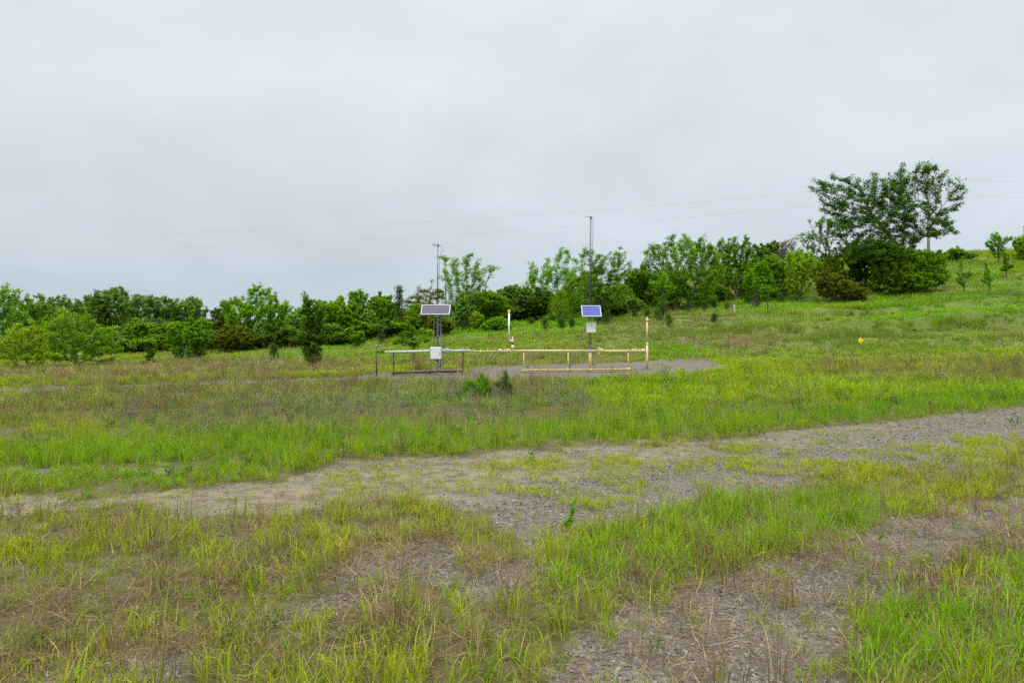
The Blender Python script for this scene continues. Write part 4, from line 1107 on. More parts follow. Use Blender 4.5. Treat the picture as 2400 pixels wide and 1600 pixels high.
def limbs_mesh(N_, par, r, keep, sides=5):
    idx = np.where((par >= 0) & keep)[0]
    p0, p1 = N_[par[idx]], N_[idx]; r0, r1 = r[par[idx]], r[idx]
    r0 = np.minimum(r0, r1*1.35+.004)
    ax = p1-p0; ax /= np.linalg.norm(ax, axis=1)[:, None]+1e-9
    p0 = p0-ax*r0[:, None]*.6
    up = np.where(np.abs(ax[:, 2:3]) < .9, [[0, 0, 1.]], [[1., 0, 0]])
    a = np.cross(ax, up); a /= np.linalg.norm(a, axis=1)[:, None]; b = np.cross(ax, a)
    V = []
    for (p, rr) in ((p0, r0), (p1, r1)):
        for i in range(sides):
            t = 2*math.pi*i/sides
            V.append(p+(a*math.cos(t)+b*math.sin(t))*rr[:, None])
    V = np.stack(V, 1); n = len(idx); s = sides
    base = np.arange(n)[:, None]*2*s
    Q = np.concatenate([np.concatenate([base+i, base+(i+1) % s, base+s+(i+1) % s, base+s+i], 1) for i in range(s)])
    return V.reshape(-1, 3), Q

def leaf_quads(C, dirs, size, asp, rng):
    n = len(C)
    d = dirs/np.linalg.norm(dirs, axis=1)[:, None]
    e = np.cross(d, np.array([0, 0, 1.])+rng.normal(0, .55, (n, 3))); e /= np.linalg.norm(e, axis=1)[:, None]+1e-9
    L = (size*rng.uniform(.6, 1.35, n))[:, None]; w = L*asp
    nrm = np.cross(e, d)
    V = np.stack([C, C+d*L*.45+e*w*.5+nrm*L*.06, C+d*L, C+d*L*.5-e*w*.5+nrm*L*.06], 1).reshape(-1, 3)
    return V, np.arange(n*4).reshape(-1, 4)

def crown_mesh(N_, par, cnt, nl, spread, size, asp, rng, twig=5, flat=.6, droop=-.1):
    tw = np.where((cnt <= twig) & (par >= 0))[0]
    d = N_[tw]-N_[par[tw]]; d /= np.linalg.norm(d, axis=1)[:, None]+1e-9
    k = rng.poisson(nl*2.7*rng.gamma(1.6, 1/1.6, len(tw))); rep = np.repeat(np.arange(len(tw)), k)
    t = rng.uniform(-.3, 1.1, len(rep))[:, None]
    base = N_[par[tw]][rep]*(1-t)+N_[tw][rep]*t
    off = rng.normal(0, 1, (len(rep), 3))*spread*np.array([1, 1, flat])
    C = base+off
    dirs = d[rep]*.9+rng.normal(0, .75, (len(rep), 3))*np.array([1, 1, .6])+np.array([0, 0, droop])
    V, Q = leaf_quads(C, dirs, size, asp, rng)
    cvn = rng.uniform(0, 1, len(tw)); blk = .5+.5*np.sin(N_[tw][:, 0]*1.7+3*np.sin(N_[tw][:, 2]*1.3)+rng.uniform(0, 6))*np.cos(N_[tw][:, 2]*1.9+N_[tw][:, 1])
    cv = np.clip(.5*cvn+.5*blk, 0, 1)
    return V, Q, np.repeat(rng.uniform(0, 1, len(rep)), 4), np.repeat(cv[rep], 4)

def leafy(name, V, Q, lv, cv, mat, parent):
    me = mesh_np(name, V, Q); fattr(me, 'lv', lv); fattr(me, 'cv', cv)
    return link(name, me, mat, parent)

TREES = {}
def tree(key, name, label, cat, u, Y, lobes, leaf='leaf_mid', bark='bark', seed=1, dens=1.0, nl=7, size=.15, asp=.45, stems=None, step=None,
         spread=None, rmax=.14, rt=.008, gaps=8, group=None, twig=6, depth=1.0, flat=.6, droop=-.1, skirt=1.0, bv=None):
    rng = np.random.RandomState(seed)
    if bv: Y = ground_at(u, bv)[1]      # the depth at which the slope carries the foot at that height
    b = foot(u, Y)
    k = Y/F
    lo = []
    for q in lobes:
        p = px(q[0], q[1], Y); rx, rz = q[2]*k, q[3]*k
        ry = min(rx, rz*1.4+.3*rx)*depth
        lo.append((p.x-b.x, rng.uniform(-.35, .35)*rx*depth, p.z-b.z, rx, ry, rz))
    H = max(q[2]+q[5] for q in lo); Wd = max(q[0]+q[3] for q in lo)-min(q[0]-q[3] for q in lo)
    if skirt > 0 and stems is None:      # foliage reaching down below the lowest lobes
        for q in list(lo):
            zb = q[2]-q[5]
            if zb > .12*H and zb < .62*H and not any(abs(w[0]-q[0]) < q[3]*.6 and w[2] < q[2]-.2*q[5] for w in lo):
                lo.append((q[0]*.94, q[1], zb*.5, q[3]*.80*skirt, q[4]*.80, zb*.5+.12*q[5]))
    for q in list(lo):                   # small shoots that break the outline
        if q[2] < .3*H or H < .3: continue
        for _ in range(rng.randint(3, 7)):
            th = rng.uniform(-.5, math.pi+.5); ph = rng.uniform(-.5, .5)
            lo.append((q[0]+q[3]*1.02*math.cos(th), q[1]+q[4]*ph, q[2]+q[5]*1.08*math.sin(th), q[3]*rng.uniform(.10, .32), q[4]*.22, q[5]*rng.uniform(.18, .46)))
    size_m = max(H, Wd*.8)
    gaps = int(gaps*.9)+4
    st = step or float(np.clip(size_m*.028, .06, .26))
    area = sum(q[3]*q[5]*3.1 for q in lo)
    n_attr = int(np.clip(dens*area/(st*st)*1.9, 90, 4200))
    if stems is None: stems = [[(0, 0, -.15), (rng.uniform(-.1, .1), 0, max(.25, min(q[2]-q[5]*.6 for q in lo)))]]
    else: stems = [[((uu-u)*k, 0, (b.z*0+EYE-(vv-CV)*k)-b.z) if vv is not None else (uu, 0, -.15) for (uu, vv) in s] for s in stems]
    N_, par = grow(lo, stems, n_attr, st, rng, gaps)
    r, cnt = radii(par, rt, rmax)
    t = thing(name, label, cat, b, group)
    V, Q = limbs_mesh(N_, par, r, r > rt*.8)
    tr = link('trunk', mesh_np('trunk', V, Q), M[bark], t, True)
    sp = (spread if spread is not None else st)*.50; size = size*.92
    V, Q, lv, cv = crown_mesh(N_, par, cnt, nl, sp, size, asp, rng, twig, flat, droop)
    leafy('crown', V, Q, lv, cv, M[leaf], t)
    TREES[key] = t
    return t

def juniper(key, name, label, cat, base, h, r, leaf='leaf_juniper', seed=1, n=None, size=.13, power=.8, open_=0.0, group=None, lean=0.0):
    rng = np.random.RandomState(seed); b = Vector(base)
    t = thing(name, label, cat, b, group)
    nb = int(26+h*14); V0 = []; 
    zb = h*rng.uniform(.04, 1, nb)**1.0; ang = rng.uniform(0, 2*np.pi, nb)
    L = r*(1-(zb/h)**power*.93)*rng.uniform(.55, 1.15, nb)+.03*h
    nodes = [np.array([0, 0, -.15])]; par = [-1]
    m = 14
    for i in range(1, m+1): nodes.append(np.array([lean*h*(i/m)**2, 0, h*i/m])); par.append(i-1)
    ptsC = []; dC = []; rid = []
    for i in range(nb):
        j = max(1, min(m-1, int(zb[i]/h*m))); prev = j; d = np.array([math.cos(ang[i]), math.sin(ang[i]), .45+.3*rng.uniform()]); d /= np.linalg.norm(d)
        for q in range(4):
            p = nodes[j]*1.0+d*L[i]*(q+1)/4+np.array([0, 0, .03*L[i]*q*q/4]); nodes.append(p); par.append(prev); prev = len(nodes)-1
            ptsC.append(p); dC.append(d); rid.append(i)
    for i in range(6): ptsC.append(np.array([lean*h, 0, h*(.86+.025*i)])); dC.append(np.array([0, 0, 1.])); rid.append(nb-1)
    N_ = np.array(nodes); par = np.array(par)
    rr, cnt = radii(par, .006+.002*h, .03+.02*h)
    V, Q = limbs_mesh(N_, par, rr, rr > 0)
    link('trunk', mesh_np('trunk', V, Q), M['bark'], t, True)
    P_ = np.array(ptsC); D_ = np.array(dC); k = n or int(np.clip(7*(1-open_)*(r/.5)**.5, 4, 16))
    rep = np.repeat(np.arange(len(P_)), k)
    C = P_[rep]+rng.normal(0, 1, (len(rep), 3))*(.05+.11*r*(1-open_))
    C = C[:, :]; dirs = D_[rep]*.8+np.array([0, 0, .5])+rng.normal(0, .55, (len(rep), 3))
    V, Q = leaf_quads(C, dirs, size, .38, rng)
    cvb = rng.uniform(0, 1, nb)
    leafy('crown', V, Q, np.repeat(rng.uniform(0, 1, len(rep)), 4), np.repeat(cvb[np.array(rid)[rep]], 4), M[leaf], t)
    TREES[key] = t
    return t

def dup(key, label, u, Y, sx, sz, rot, name=None, leaf=None, group=None, v_top=None):
    src = TREES[key]
    r = src.copy(); COL.objects.link(r)
    if name: r.name = name
    r.location = foot(u, Y); r.rotation_euler = (0, 0, R(rot)); r.scale = (sx, sx, sz)
    r['label'] = label
    if 'group' in r.keys(): del r['group']
    if group: r['group'] = group
    for ch in src.children:
        c = ch.copy(); COL.objects.link(c); c.parent = r
        if leaf and ch.name.startswith('crown'):
            c.material_slots[0].link = 'OBJECT'; c.material_slots[0].material = M[leaf]
    return r

# ---- the big tree on the hill and what stands round it
tree('big', 'tree', 'largest tree, tall and open-crowned with sky showing through, high on the hill', 'tree', 2116, 62,
     [(1925,440,32,22),(1950,475,40,35),(2000,490,45,48),(1995,440,30,24),(2050,455,42,38),(2045,520,50,45),(2085,430,28,28),(2095,495,45,50),(2125,455,36,40),(2125,420,26,22),(2160,425,26,28),(2172,398,24,14),
      (2150,490,40,42),(2185,455,22,34),(2190,515,35,30),(2225,440,10,36),(2250,440,12,24),(2240,475,16,26),(2262,446,10,5),(2195,545,38,18),(2228,528,18,14),(2130,545,45,34),(2075,565,45,28),(1975,535,45,30),(2020,575,42,28),(2070,600,60,26),(2130,605,50,26),(1990,600,30,24),(1950,422,9,20),(1990,422,9,18),(2046,424,10,18),(2120,396,10,18),(2162,384,14,9),(2236,425,8,18),(2208,432,7,20),(1918,452,14,8)],
     'leaf_dark', 'bark_pale', 11, .95, 13, .175, .5, [[(0, None), (2114,620), (2112,585), (2080,545), (2040,500)], [(0, None), (2120,610), (2135,575), (2172,548), (2200,500)], [(0, None), (2113,600), (2118,550), (2122,490)]],
     .22, .30, .22, .011, 30, twig=8, depth=.75, bv=688)
tree('bigleft', 'tree', 'pale feathery tree leaning out left from behind the largest tree', 'tree', 1945, 68, [(1930,545,42,32),(1893,552,24,16),(1952,520,32,22),(1905,580,30,18),(1950,585,40,25),(1930,620,45,30)], 'leaf_pale', 'bark', 12, .7, 8, .18, .4, None, .22, .16, .16, gaps=14, skirt=0)
tree('under', 'tree', 'dark bushy tree beneath the left limbs of the largest tree', 'tree', 2030, 65, [(2030,605,38,34),(2000,600,30,28),(2055,590,30,24),(2020,640,32,22)], 'leaf_dark', 'bark', 13, 1, 9, .19, gaps=6, bv=676, skirt=0)
tree('skirt', 'bush', 'large dark leafy bush wrapped round the foot of the largest tree', 'bush', 2095, 60.5, [(2085,632,42,34),(2058,660,22,22),(2120,605,45,28),(2112,662,34,24),(2082,596,30,24),(2140,640,24,30)], 'leaf_mid', 'bark', 14, 1, 9, .19, gaps=5, bv=692)
tree('skirt2', 'bush', 'dark green bush right beside the foot of the largest tree', 'bush', 2170, 61.5, [(2165,620,42,40),(2190,645,30,30),(2150,660,36,24),(2200,610,18,18)], 'leaf_bright', 'bark', 15, .9, 8, .18, gaps=6, bv=686)
tree('roundbush', 'bush', 'low dark rounded bush on the slope left of the largest tree', 'bush', 1958, 56, [(1950,668,36,30),(1985,680,30,22),(2012,688,26,18),(1935,685,22,16)], 'leaf_brown', 'bark', 16, 1, 9, .16, gaps=4, bv=706)
tree('yellowtree', 'tree', 'small yellow green round-topped tree standing before the hilltop thicket', 'tree', 1873, 58, [(1875,622,36,34),(1870,655,32,28),(1862,600,20,16),(1892,605,18,14),(1872,682,22,14)], 'leaf_yellow', 'bark', 17, .95, 8, .16, gaps=8, bv=706)
tree('yellowlow', 'bush', 'yellow green bush low between the round-topped tree and the largest tree', 'bush', 1948, 62, [(1945,625,28,24),(1925,640,20,18),(1965,640,18,16)], 'leaf_yellow', 'bark', 18, .9, 8, .16, bv=682)
tree('midslope', 'tree', 'mid green spreading tree just left of the yellow green round-topped one', 'tree', 1815, 61, [(1815,632,32,28),(1795,655,26,22),(1838,650,22,24),(1805,610,18,14)], 'leaf_bright', 'bark', 19, .85, 8, .17, bv=700)
tree('behindcol', 'tree', 'green tree low behind the hilltop gap, beside a bare grey crown', 'tree', 1800, 84, [(1785,598,26,22),(1812,585,26,18),(1825,605,25,20)], 'leaf_hazy', 'bark', 20, .8, 9, .22)
tree('greycrown', 'tree', 'bare twiggy grey brown tree crown on the skyline', 'tree', 1847, 82, [(1842,582,20,22),(1858,572,12,14),(1835,600,18,18)], 'leaf_grey', 'wood_grey', 21, .9, 2.2, .16, gaps=4, rt=.018, twig=3, skirt=0)
# saplings on the right of the hill
tree('sapA', 'sapling', 'bent dark sapling on the open slope right of the largest tree', 'sapling', 2258, 60, [(2253,622,6,18),(2268,643,14,7),(2250,655,12,7),(2258,662,9,8),(2244,638,7,5)], 'leaf_mid', 'bark', 22, 1, 4, .15, skirt=0, gaps=8)
tree('sapB', 'sapling', 'slim lone sapling low on the right slope, standing clear of all others', 'sapling', 2317, 56, [(2313,640,7,18),(2322,652,11,6),(2308,656,9,6),(2316,664,8,7),(2310,622,3,9)], 'leaf_mid', 'bark', 23, 1, 4, .15, skirt=0, gaps=7)
tree('sapC', 'sapling', 'feathery dark sapling standing up on the bare hilltop skyline', 'sapling', 2340, 77, [(2338,570,22,16),(2342,590,16,16),(2335,552,12,8),(2365,560,10,6)], 'leaf_mid', 'bark', 24, .8, 4, .18, gaps=12, skirt=0)
tree('sapD', 'sapling', 'small leafy sapling just below the feathery one on the hilltop', 'sapling', 2360, 68, [(2358,608,6,16),(2364,624,12,6),(2352,630,9,6)], 'leaf_mid', 'bark', 25, 1, 4, .16, skirt=0, gaps=7)
tree('sapE', 'tree', 'pale yellow green tree on the hilltop, cut by the right edge of the photo', 'tree', 2405, 80, [(2392,575,18,20),(2420,565,25,30),(2400,600,20,14)], 'leaf_yellow', 'bark', 26, .7, 7, .18, gaps=8)
tree('lowhill', 'bush', 'low pale green bush flat along the hilltop skyline', 'bush', 2248, 82, [(2238,596,24,14),(2265,600,20,12)], 'leaf_pale', 'bark', 27, 1, 8, .18)
# ---- centre right cluster
tree('cluster', 'tree', 'broad dense dark tree, largest of the thicket right of the tall mast', 'tree', 1612, 56, [(1600,605,58,36),(1542,592,32,28),(1640,582,34,28),(1595,566,34,20),(1570,645,52,34),(1645,645,46,34),(1525,625,24,18),(1668,610,22,26)], 'leaf_mid', 'bark', 31, 1.3, 13, .18, .5, None, .26, gaps=4, rmax=.14, bv=722)
tree('cluster2', 'tree', 'dark tree with upright tufted top at the right end of the thicket', 'tree', 1722, 57.5, [(1708,605,32,34),(1745,585,15,28),(1692,580,14,20),(1722,580,12,22),(1757,635,30,32),(1705,650,36,34)], 'leaf_mid', 'bark', 32, 1.3, 12, .18, gaps=4, rmax=.12, bv=707)
tree('sap36', 'sapling', 'bright green upright sapling in front of the broad dense dark tree', 'sapling', 1552, 44, [(1551,672,27,20),(1553,648,14,14),(1552,705,14,18),(1552,632,6,10)], 'leaf_bright', 'bark', 33, .9, 7, .13, gaps=8, skirt=0, bv=738)
tree('fillB', 'tree', 'green tree low in the notch left of the broad dense dark tree', 'tree', 1497, 64, [(1495,655,32,26),(1488,690,38,26),(1520,690,26,26)], 'leaf_mid', 'bark', 34, .9, 8, .19, bv=728)
tree('ctrA', 'tree', 'spreading green tree directly left of the tall mast', 'tree', 1298, 52, [(1290,635,42,26),(1262,672,40,32),(1335,648,40,36),(1246,617,16,8),(1232,676,16,16),(1322,600,20,22),(1300,700,60,32),(1345,690,36,30)], 'leaf_bright', 'bark', 35, 1.2, 12, .17, .45, None, .24, gaps=7, rmax=.11, bv=752)
tree('ctrB', 'tree', 'airy green tree directly behind the tall mast with upright shoots', 'tree', 1400, 55, [(1392,605,26,20),(1372,592,14,18),(1420,640,42,36),(1452,600,14,22),(1440,605,22,14),(1470,632,16,20),(1440,690,42,34),(1380,660,34,38)], 'leaf_mid', 'bark', 36, 1.2, 11, .16, .42, [[(0, None), (1402,720), (1405,670), (1390,630)], [(.05, None), (1415,700), (1435,650)]], .2, gaps=14, rmax=.10, bv=752)
tree('brownshrub', 'bush', 'brownish shrub at the tree foot right of the blue solar panel', 'bush', 1425, 49, [(1422,715,34,20),(1450,722,22,14),(1400,725,20,14)], 'leaf_brown', 'bark', 37, 1, 8, .15, bv=748)
juniper('pointed', 'juniper', 'green cone-shaped young juniper left of the blue solar panel', 'juniper', ground_at(1313, 758), 2.6, 1.25, 'leaf_bright', 38, None, .14, 1.1)
tree('darklow', 'bush', 'dark shadowy bush left of the cone-shaped young juniper', 'bush', 1266, 49, [(1265,712,34,26),(1245,725,22,16)], 'leaf_dark', 'bark', 39, 1, 9, .16, bv=757)
# ---- behind the lattice tower
tree('feather', 'tree', 'tall feathery tree rising right of the lattice tower mast', 'tree', 1082, 54, [(1070,640,40,28),(1118,648,36,30),(1050,607,26,9),(1100,605,18,12),(1158,630,18,6),(1030,652,16,6),(1090,690,52,30),(1058,720,38,24),(1135,690,28,26),(1075,618,26,14)], 'leaf_pale', 'bark', 41, .9, 10, .16, .4, None, .2, gaps=18, rmax=.11, bv=772)
tree('pale_low', 'sapling', 'pale green slender sapling right of the white lattice tower box', 'sapling', 1084, 49, [(1084,722,18,30),(1085,695,8,12),(1080,750,18,12)], 'leaf_pale', 'bark', 42, 1, 8, .14, bv=777)
tree('midA', 'tree', 'low rounded tree between the feathery tree and the white vent pipe', 'tree', 1152, 60, [(1150,708,34,26),(1135,735,30,20),(1172,730,26,24)], 'leaf_mid', 'bark', 43, .9, 8, .18, bv=768)
tree('midB', 'tree', 'hazy round tree farther back behind the white vent pipe', 'tree', 1206, 68, [(1205,695,38,28),(1190,725,36,26),(1228,720,28,26)], 'leaf_hazy', 'bark', 44, .9, 9, .2, bv=757)
tree('midbush', 'bush', 'bright leafy bush on the grass left of the white vent pipe', 'bush', 1165, 44.5, [(1165,757,24,14),(1145,765,16,10),(1182,765,14,9)], 'leaf_bright', 'bark', 45, 1, 8, .13, bv=780)
tree('midbush2', 'bush', 'small yellow green bush below the feathery tree', 'bush', 1120, 47, [(1118,748,14,20),(1112,760,12,10)], 'leaf_yellow', 'bark', 46, .9, 7, .13, bv=778)
tree('cedar', 'juniper', 'brown tinged ragged juniper behind the wide solar panel', 'juniper', 992, 52, [(1000,715,42,28),(985,690,14,20),(1012,668,7,18),(962,708,20,9),(1028,695,16,16),(1000,750,48,24),(975,735,30,20)], 'leaf_brown', 'bark', 47, 1.0, 9, .17, .3, [[(0, None), (1000,740), (1008,690)]], .17, gaps=12, bv=787)
juniper('spire', 'juniper', 'thin dark pointed juniper spire above the tree line', 'juniper', foot(936, 60), 4.1, .95, 'leaf_juniper', 48, None, .17, .8, .35)
tree('sapTower', 'sapling', 'bright green sapling with drooping side branches behind the grey pipe', 'sapling', 966, 34.5, [(955,768,28,24),(968,735,20,20),(975,715,12,10),(945,803,26,9),(990,775,12,10),(1005,790,14,16),(925,762,14,8),(970,800,26,12)], 'leaf_bright', 'bark', 49, 1.6, 17, .14, .48, [[(0, None), (970,830), (966,790), (968,750)]], .15, gaps=8, rmax=.06, twig=12, rt=.006)
# ---- left of the station
tree('sapling17', 'sapling', 'tall slim sapling with a bare leaning tip, left of the meter station', 'sapling', 737, 35, [(733,765,22,34),(722,715,9,22),(748,735,12,34),(712,692,7,8),(718,730,14,12),(785,770,30,8),(765,790,24,10),(735,838,28,20),(705,800,20,10),(745,790,22,22),(735,806,24,30),(738,750,16,30),(728,785,24,26)], 'leaf_dark', 'bark', 51, 1.8, 16, .15, .48, [[(0, None), (737,800), (730,745), (716,700)], [(.05, None), (745,810), (748,750)]], .15, gaps=6, rmax=.06, twig=14, rt=.006)
juniper('small18', 'juniper', 'knee-high dark juniper left of the tall slim sapling', 'juniper', foot(642, 39), 1.0, .36, 'leaf_juniper', 52, None, .10, 1.3)
tree('clump14', 'tree', 'bright tree with three upright tufted stems on the skyline', 'tree', 590, 52, [(562,738,44,36),(620,730,46,36),(602,692,12,26),(630,688,16,16),(662,720,24,18),(540,712,20,14),(640,780,46,30),(588,700,9,24),(585,780,40,30)], 'leaf_bright', 'bark', 53, .85, 9, .17, gaps=12, rmax=.15)
tree('brown15', 'bush', 'olive brown bush at the foot of the three-stemmed tree', 'bush', 555, 50, [(555,795,36,24),(532,790,24,22)], 'leaf_brown', 'bark', 54, 1, 9, .15)
tree('dark16', 'bush', 'dark wide bush right below the three-stemmed tree', 'bush', 640, 50.5, [(645,792,44,22),(610,798,22,18)], 'leaf_dark', 'bark', 55, 1, 9, .15)
tree('dark16b', 'tree', 'dark narrow tree left of the three-stemmed tree', 'tree', 520, 56, [(520,762,28,40),(508,785,20,28)], 'leaf_dark', 'bark', 56, 1, 9, .17)
tree('lineA', 'tree', 'rounded green tree right behind the tall slim sapling', 'tree', 798, 58, [(792,742,44,36),(805,775,46,28),(765,765,30,26)], 'leaf_bright', 'bark', 57, .9, 9, .18)
tree('lineB', 'tree', 'pale tree with a tufted crown topping the middle tree line', 'tree', 842, 60, [(842,712,18,26),(830,690,16,10),(850,695,12,12),(845,755,42,38)], 'leaf_pale', 'bark', 58, .85, 9, .18)
tree('lineC', 'tree', 'dome-shaped green tree left of the dark juniper spire', 'tree', 892, 62, [(890,728,38,32),(892,765,40,28),(920,750,24,30)], 'leaf_mid', 'bark', 59, .9, 9, .19)
tree('lineD', 'tree', 'low green tree between the three-stemmed tree and the slim sapling', 'tree', 705, 62, [(700,765,42,34),(680,790,34,22),(725,780,26,28)], 'leaf_pale', 'bark', 60, .9, 9, .18)
tree('pair1', 'bush', 'bright lighter bush, left one of a pair on the grass', 'bush', 418, 41, [(420,790,22,26),(408,768,14,14),(418,818,17,14)], 'leaf_bright', 'bark', 61, .9, 8, .13)
tree('pair2', 'bush', 'fuller darker bush, right one of a pair on the grass', 'bush', 462, 40, [(465,788,30,32),(460,825,24,20),(475,758,14,12)], 'leaf_mid', 'bark', 62, .95, 9, .13)
tree('sap4', 'sapling', 'little ragged sapling alone between the big left bush and the bush pair', 'sapling', 350, 38, [(352,828,11,26),(350,850,18,11),(338,802,26,8)], 'leaf_mid', 'bark', 63, 1, 8, .11)
tree('bigbush', 'bush', 'big spreading green bush with arching branches at the left', 'bush', 178, 38.5, [(162,778,58,48),(135,820,48,34),(215,800,48,38),(192,752,34,26),(250,812,30,24),(150,735,24,16),(285,795,18,5),(265,770,22,8)], 'leaf_bright', 'bark', 64, .85, 9, .12, .5, None, .15, gaps=14)
tree('ybush', 'bush', 'yellow green bush with thin bare stems at the far left front', 'bush', 62, 36, [(60,795,46,34),(38,825,34,24),(88,828,34,26),(98,785,22,20)], 'leaf_yellow', 'bark', 65, .85, 8, .11, .5, None, .13, gaps=12)
tree('edge1', 'tree', 'tall pale layered tree cut by the left edge of the photo', 'tree', -8, 48, [(-40,700,60,34),(8,718,42,34),(25,680,22,16),(-8,765,58,42),(5,690,30,14)], 'leaf_pale', 'bark', 66, .75, 8, .16, gaps=16)
tree('far1', 'tree', 'dense green tree first in the far row, above the yellow green bush', 'tree', 70, 60, [(66,728,46,30),(60,775,50,36),(95,765,34,34)], 'leaf_mid', 'bark', 67, .9, 9, .19)
tree('far2', 'tree', 'hazy tree with flat top behind the big left bush', 'tree', 135, 66, [(132,728,42,34),(128,780,46,32)], 'leaf_hazy', 'bark', 68, .9, 9, .21)
tree('far3', 'tree', 'broad hazy tree with spiky top, highest of the far row', 'tree', 268, 66, [(268,712,48,30),(255,688,22,12),(285,690,20,14),(268,765,52,42)], 'leaf_hazy', 'bark', 69, .9, 9, .21)
dup('far2', 'hazy tree between the flat-topped and the spiky-topped one in the far row', 200, 65, 1.0, 1.0, 130)
dup('far3', 'hazy tree directly right of the spiky-topped one in the far row', 342, 65, .95, .86, 200)
dup('far2', 'hazy tree above the bush pair in the far row', 405, 68, 1.05, .93, 60)
dup('far3', 'hazy tree at the right end of the far row, by the gap of sky', 455, 71, .8, .86, 300)
dup('midB', 'low hazy tree filling the gap of sky left of the three-stemmed tree', 500, 76, .85, .75, 100)
dup('far2', 'hazy tree behind the slim sapling, far back in the middle line', 745, 70, .95, .72, 250)
dup('lineA', 'green tree low in front of the far row, right of the big left bush', 318, 56, .95, .75, 140, leaf='leaf_mid')
dup('lineC', 'green tree behind the little ragged sapling in front of the far row', 385, 58, .9, .72, 40, leaf='leaf_hazy')
dup('midB', 'hazy tree far back between the feathery tree and its low neighbour', 1110, 74, .9, .9, 220)
dup('cluster2', 'dim tree seen under the airy tree behind the mast', 1365, 66, .8, .62, 170, leaf='leaf_hazy')
dup('lineA', 'dim tree low behind the notch of the thicket', 1535, 70, .9, .85, 90, leaf='leaf_hazy')
dup('midslope', 'green tree between the thicket and the yellow green round-topped tree', 1775, 66, .9, .9, 120)
dup('darklow', 'dark undergrowth bush below the broad dense dark tree, left one of two', 1590, ground_at(1590, 725)[1], 1.0, 1.0, 30, leaf='leaf_mid')
dup('darklow', 'dark undergrowth bush below the broad dense dark tree, right one of two', 1668, ground_at(1668, 716)[1], 1.0, .9, 200, leaf='leaf_mid')
dup('brown15', 'olive brown bush below the brown tinged juniper', 1030, ground_at(1030, 788)[1], .9, .8, 80)
dup('dark16', 'dark bush at the tree line foot behind the dome-shaped tree', 905, 54, .9, .75, 20)
dup('dark16', 'dark bush at the tree line foot right behind the slim sapling', 812, 52, 1.0, .62, 160)
dup('pair1', 'small bright bush low on the grass below the pale tufted tree', 838, 49, .75, .5, 160)
UG = [('dark16', 30, 55, 1.0, .8, 'mid green bush at the tree line foot behind the yellow green bush', 'leaf_mid'), ('brown15', 262, 52, 1.1, .85, 'olive bush at the tree line foot, right edge of the big left bush', 'leaf_hazy'),
      ('dark16', 300, 57, 1.1, .9, 'dark bush at the tree line foot left of the little ragged sapling', 'leaf_mid'), ('brown15', 372, 55, 1.0, .8, 'olive green bush directly behind the little ragged sapling', 'leaf_mid'),
      ('dark16', 440, 56, 1.0, 1.0, 'dark green bush behind the bush pair', 'leaf_dark'), ('brown15', 505, 53, .9, .9, 'olive bush right of the bush pair at the tree line foot', 'leaf_brown'),
      ('dark16', 700, 53, 1.0, .85, 'bright green bush directly left of the tall slim sapling', 'leaf_pale'), ('brown15', 770, 52, 1.0, .9, 'bright green bush directly right of the tall slim sapling', 'leaf_bright'),
      ('dark16', 860, 55, 1.0, .9, 'mid green bush at the tree line foot below the pale tufted tree', 'leaf_mid'), ('dark16', 955, 53, .9, 1.0, 'dark bush below the juniper spire', 'leaf_dark')]
for i, (k_, u_, Y_, sx_, sz_, lb_, lf_) in enumerate(UG):
    dup(k_, lb_, u_, Y_, sx_, sz_, 37*i+11, leaf=lf_)
UG2 = [('midbush', 1120, 766, 'mid green bush at the foot of the low rounded tree', 'leaf_mid', 1.5), ('midbush', 1225, 757, 'dark green bush behind and right of the white vent pipe', 'leaf_dark', 1.6), ('brownshrub', 1345, 748, 'olive bush left behind the tall mast, under the spreading tree', 'leaf_mid', .8),
       ('midbush', 1470, 738, 'mid green bush left of the bright upright sapling', 'leaf_mid', 1.5), ('midbush', 1640, 717, 'mid green bush under the middle of the thicket', 'leaf_dark', 1.5), ('midbush', 1745, 700, 'green bush just right of the fence post', 'leaf_mid', 1.4)]
for i, (k_, u_, v_, lb_, lf_, sc_) in enumerate(UG2):
    dup(k_, lb_, u_, ground_at(u_, v_)[1]+1.0, sc_, sc_, 53*i, leaf=lf_)
# ---- young junipers dotted over the slope
JL = 'small dark young juniper dotted on the green slope below the thicket'
for i, (u, v, h, r) in enumerate([(1277,772,20,12),(1315,767,15,11),(1340,764,13,9),(1294,754,11,8),(1246,758,9,9),(1485,735,30,10),(1517,732,17,12),(1582,723,14,10),(1615,718,24,12),(1567,751,18,11),(1653,714,13,8),(1674,712,12,7),(1705,711,10,9),
                                (1751,698,12,10),(1774,710,38,12),(1830,695,14,9),(1422,757,20,14),(1403,756,17,14),(1437,745,10,9),(1674,744,14,8),(1552,735,26,20),(1540,737,16,12),(895,802,14,8),(1640,706,9,8)]):
    x, Yy, zz = ground_at(u, v+(14 if u > 1450 else 5))
    k = Yy/F
    juniper('j%d' % i, 'juniper', JL, 'juniper', (x, Yy, zz), h*k*1.5, r*k*1.3, 'leaf_juniper' if i % 3 else 'leaf_dark', 200+i, None, .10, 1.1, .1, 'young junipers dotted over the slope')
tree('bushR', 'bush', 'round light green bush on the slope right of the fence post', 'bush', 1800, 55, [(1800,683,17,10),(1795,676,12,8)], 'leaf_mid', 'bark', 260, 1, 8, .12)
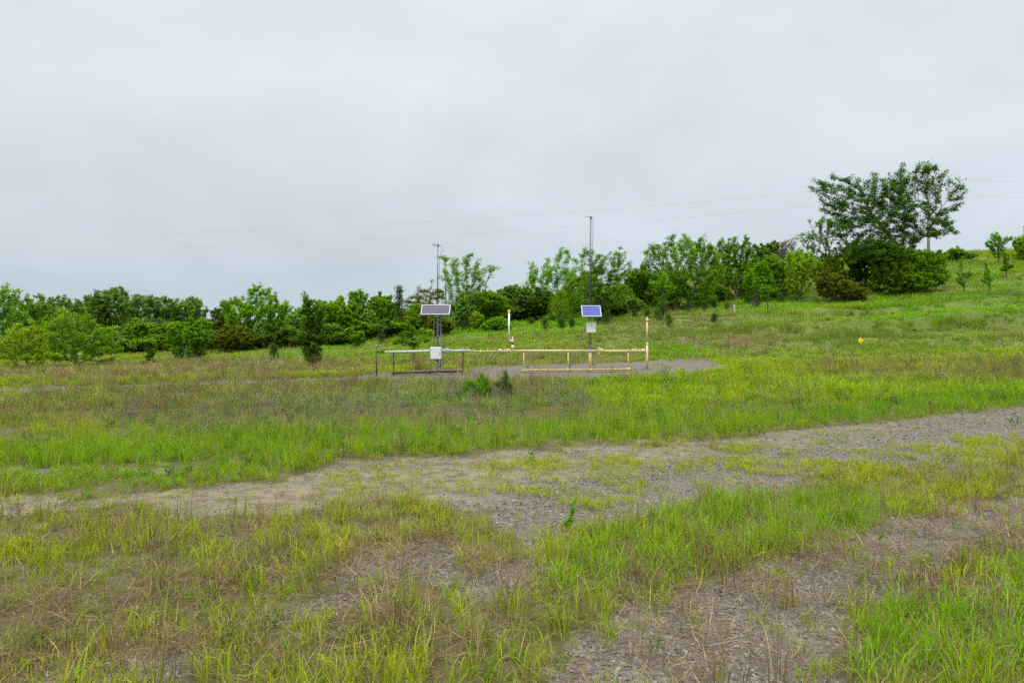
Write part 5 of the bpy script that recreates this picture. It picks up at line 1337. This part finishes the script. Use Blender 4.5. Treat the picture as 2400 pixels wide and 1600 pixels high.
# ---- weeds one can pick out in the meadow and on the gravel
tree('weedA', 'weed', 'wide upright green weed clump in the meadow before the gravel pad', 'weed', 1118, 19.3, [(1116,916,30,28),(1094,922,16,22),(1142,918,16,24)], 'leaf_mid', 'bark', 270, 1.5, 5, .16, .11, None, .05, .03, .012, .0025, 3, droop=1.9, flat=1.5)
tree('weedB', 'weed', 'narrow dark green weed clump right beside the wide one in the meadow', 'weed', 1180, 19.6, [(1180,912,15,30),(1190,920,12,22)], 'leaf_dark', 'bark', 271, 1.5, 6, .16, .11, None, .05, .03, .012, .0025, 3, droop=1.9, flat=1.5)
tree('weedC', 'weed', 'upright fresh green weed alone on the grey gravel in the foreground', 'weed', 1325, 6.0, [(1326,1240,14,26),(1318,1252,10,16)], 'leaf_bright', 'bark', 272, 1.6, 8, .042, .20, None, .020, .012, .004, .0012, 1, flat=1.0, droop=.5, skirt=0)

# ---- the far wood behind the tree line, one mass
def far_wood():
    rng = np.random.RandomState(77)
    def top(u): return np.interp(u, [-500, 0, 300, 480, 520, 700, 900, 1000, 1250, 1330, 1450, 1500, 1620, 1780, 1900], [735, 735, 728, 752, 770, 742, 728, 722, 712, 690, 668, 650, 630, 612, 625])
    n = 90000
    u = rng.uniform(-450, 1900, n); Y = rng.uniform(84, 112, n); x = (u-CU)/F*Y
    g = zg(x, Y); h = EYE-(top(u)-CV)/F*Y-g
    h = np.maximum(h, 1.5)*(.62+.55*fbm(x*.28, Y*.28, 78, 4))*np.clip(1.25-(Y-84)/90, .6, 1.2)
    z = g+h*rng.uniform(0, 1, n)**.55
    k = fbm(x*.7+z*.9, Y*.7-z*.8, 79) > .42
    C = np.stack([x, Y, z], 1)[k]; n = len(C)
    d = rng.normal(0, 1, (n, 3))*np.array([1, 1, .6])
    V, Q = leaf_quads(C, d, .42, .5, rng)
    cv = np.clip((fbm(C[:, 0]*.6, C[:, 2]*.6, 80)-.3)*2.4, 0, 1)
    o = leafy('far_wood', V, Q, np.repeat(rng.uniform(0, 1, n), 4), np.repeat(cv, 4), M['leaf_hazy'], None)
    tag(o, 'hazy far wood closing the view behind the tree line', 'wood', kind='stuff')
far_wood()
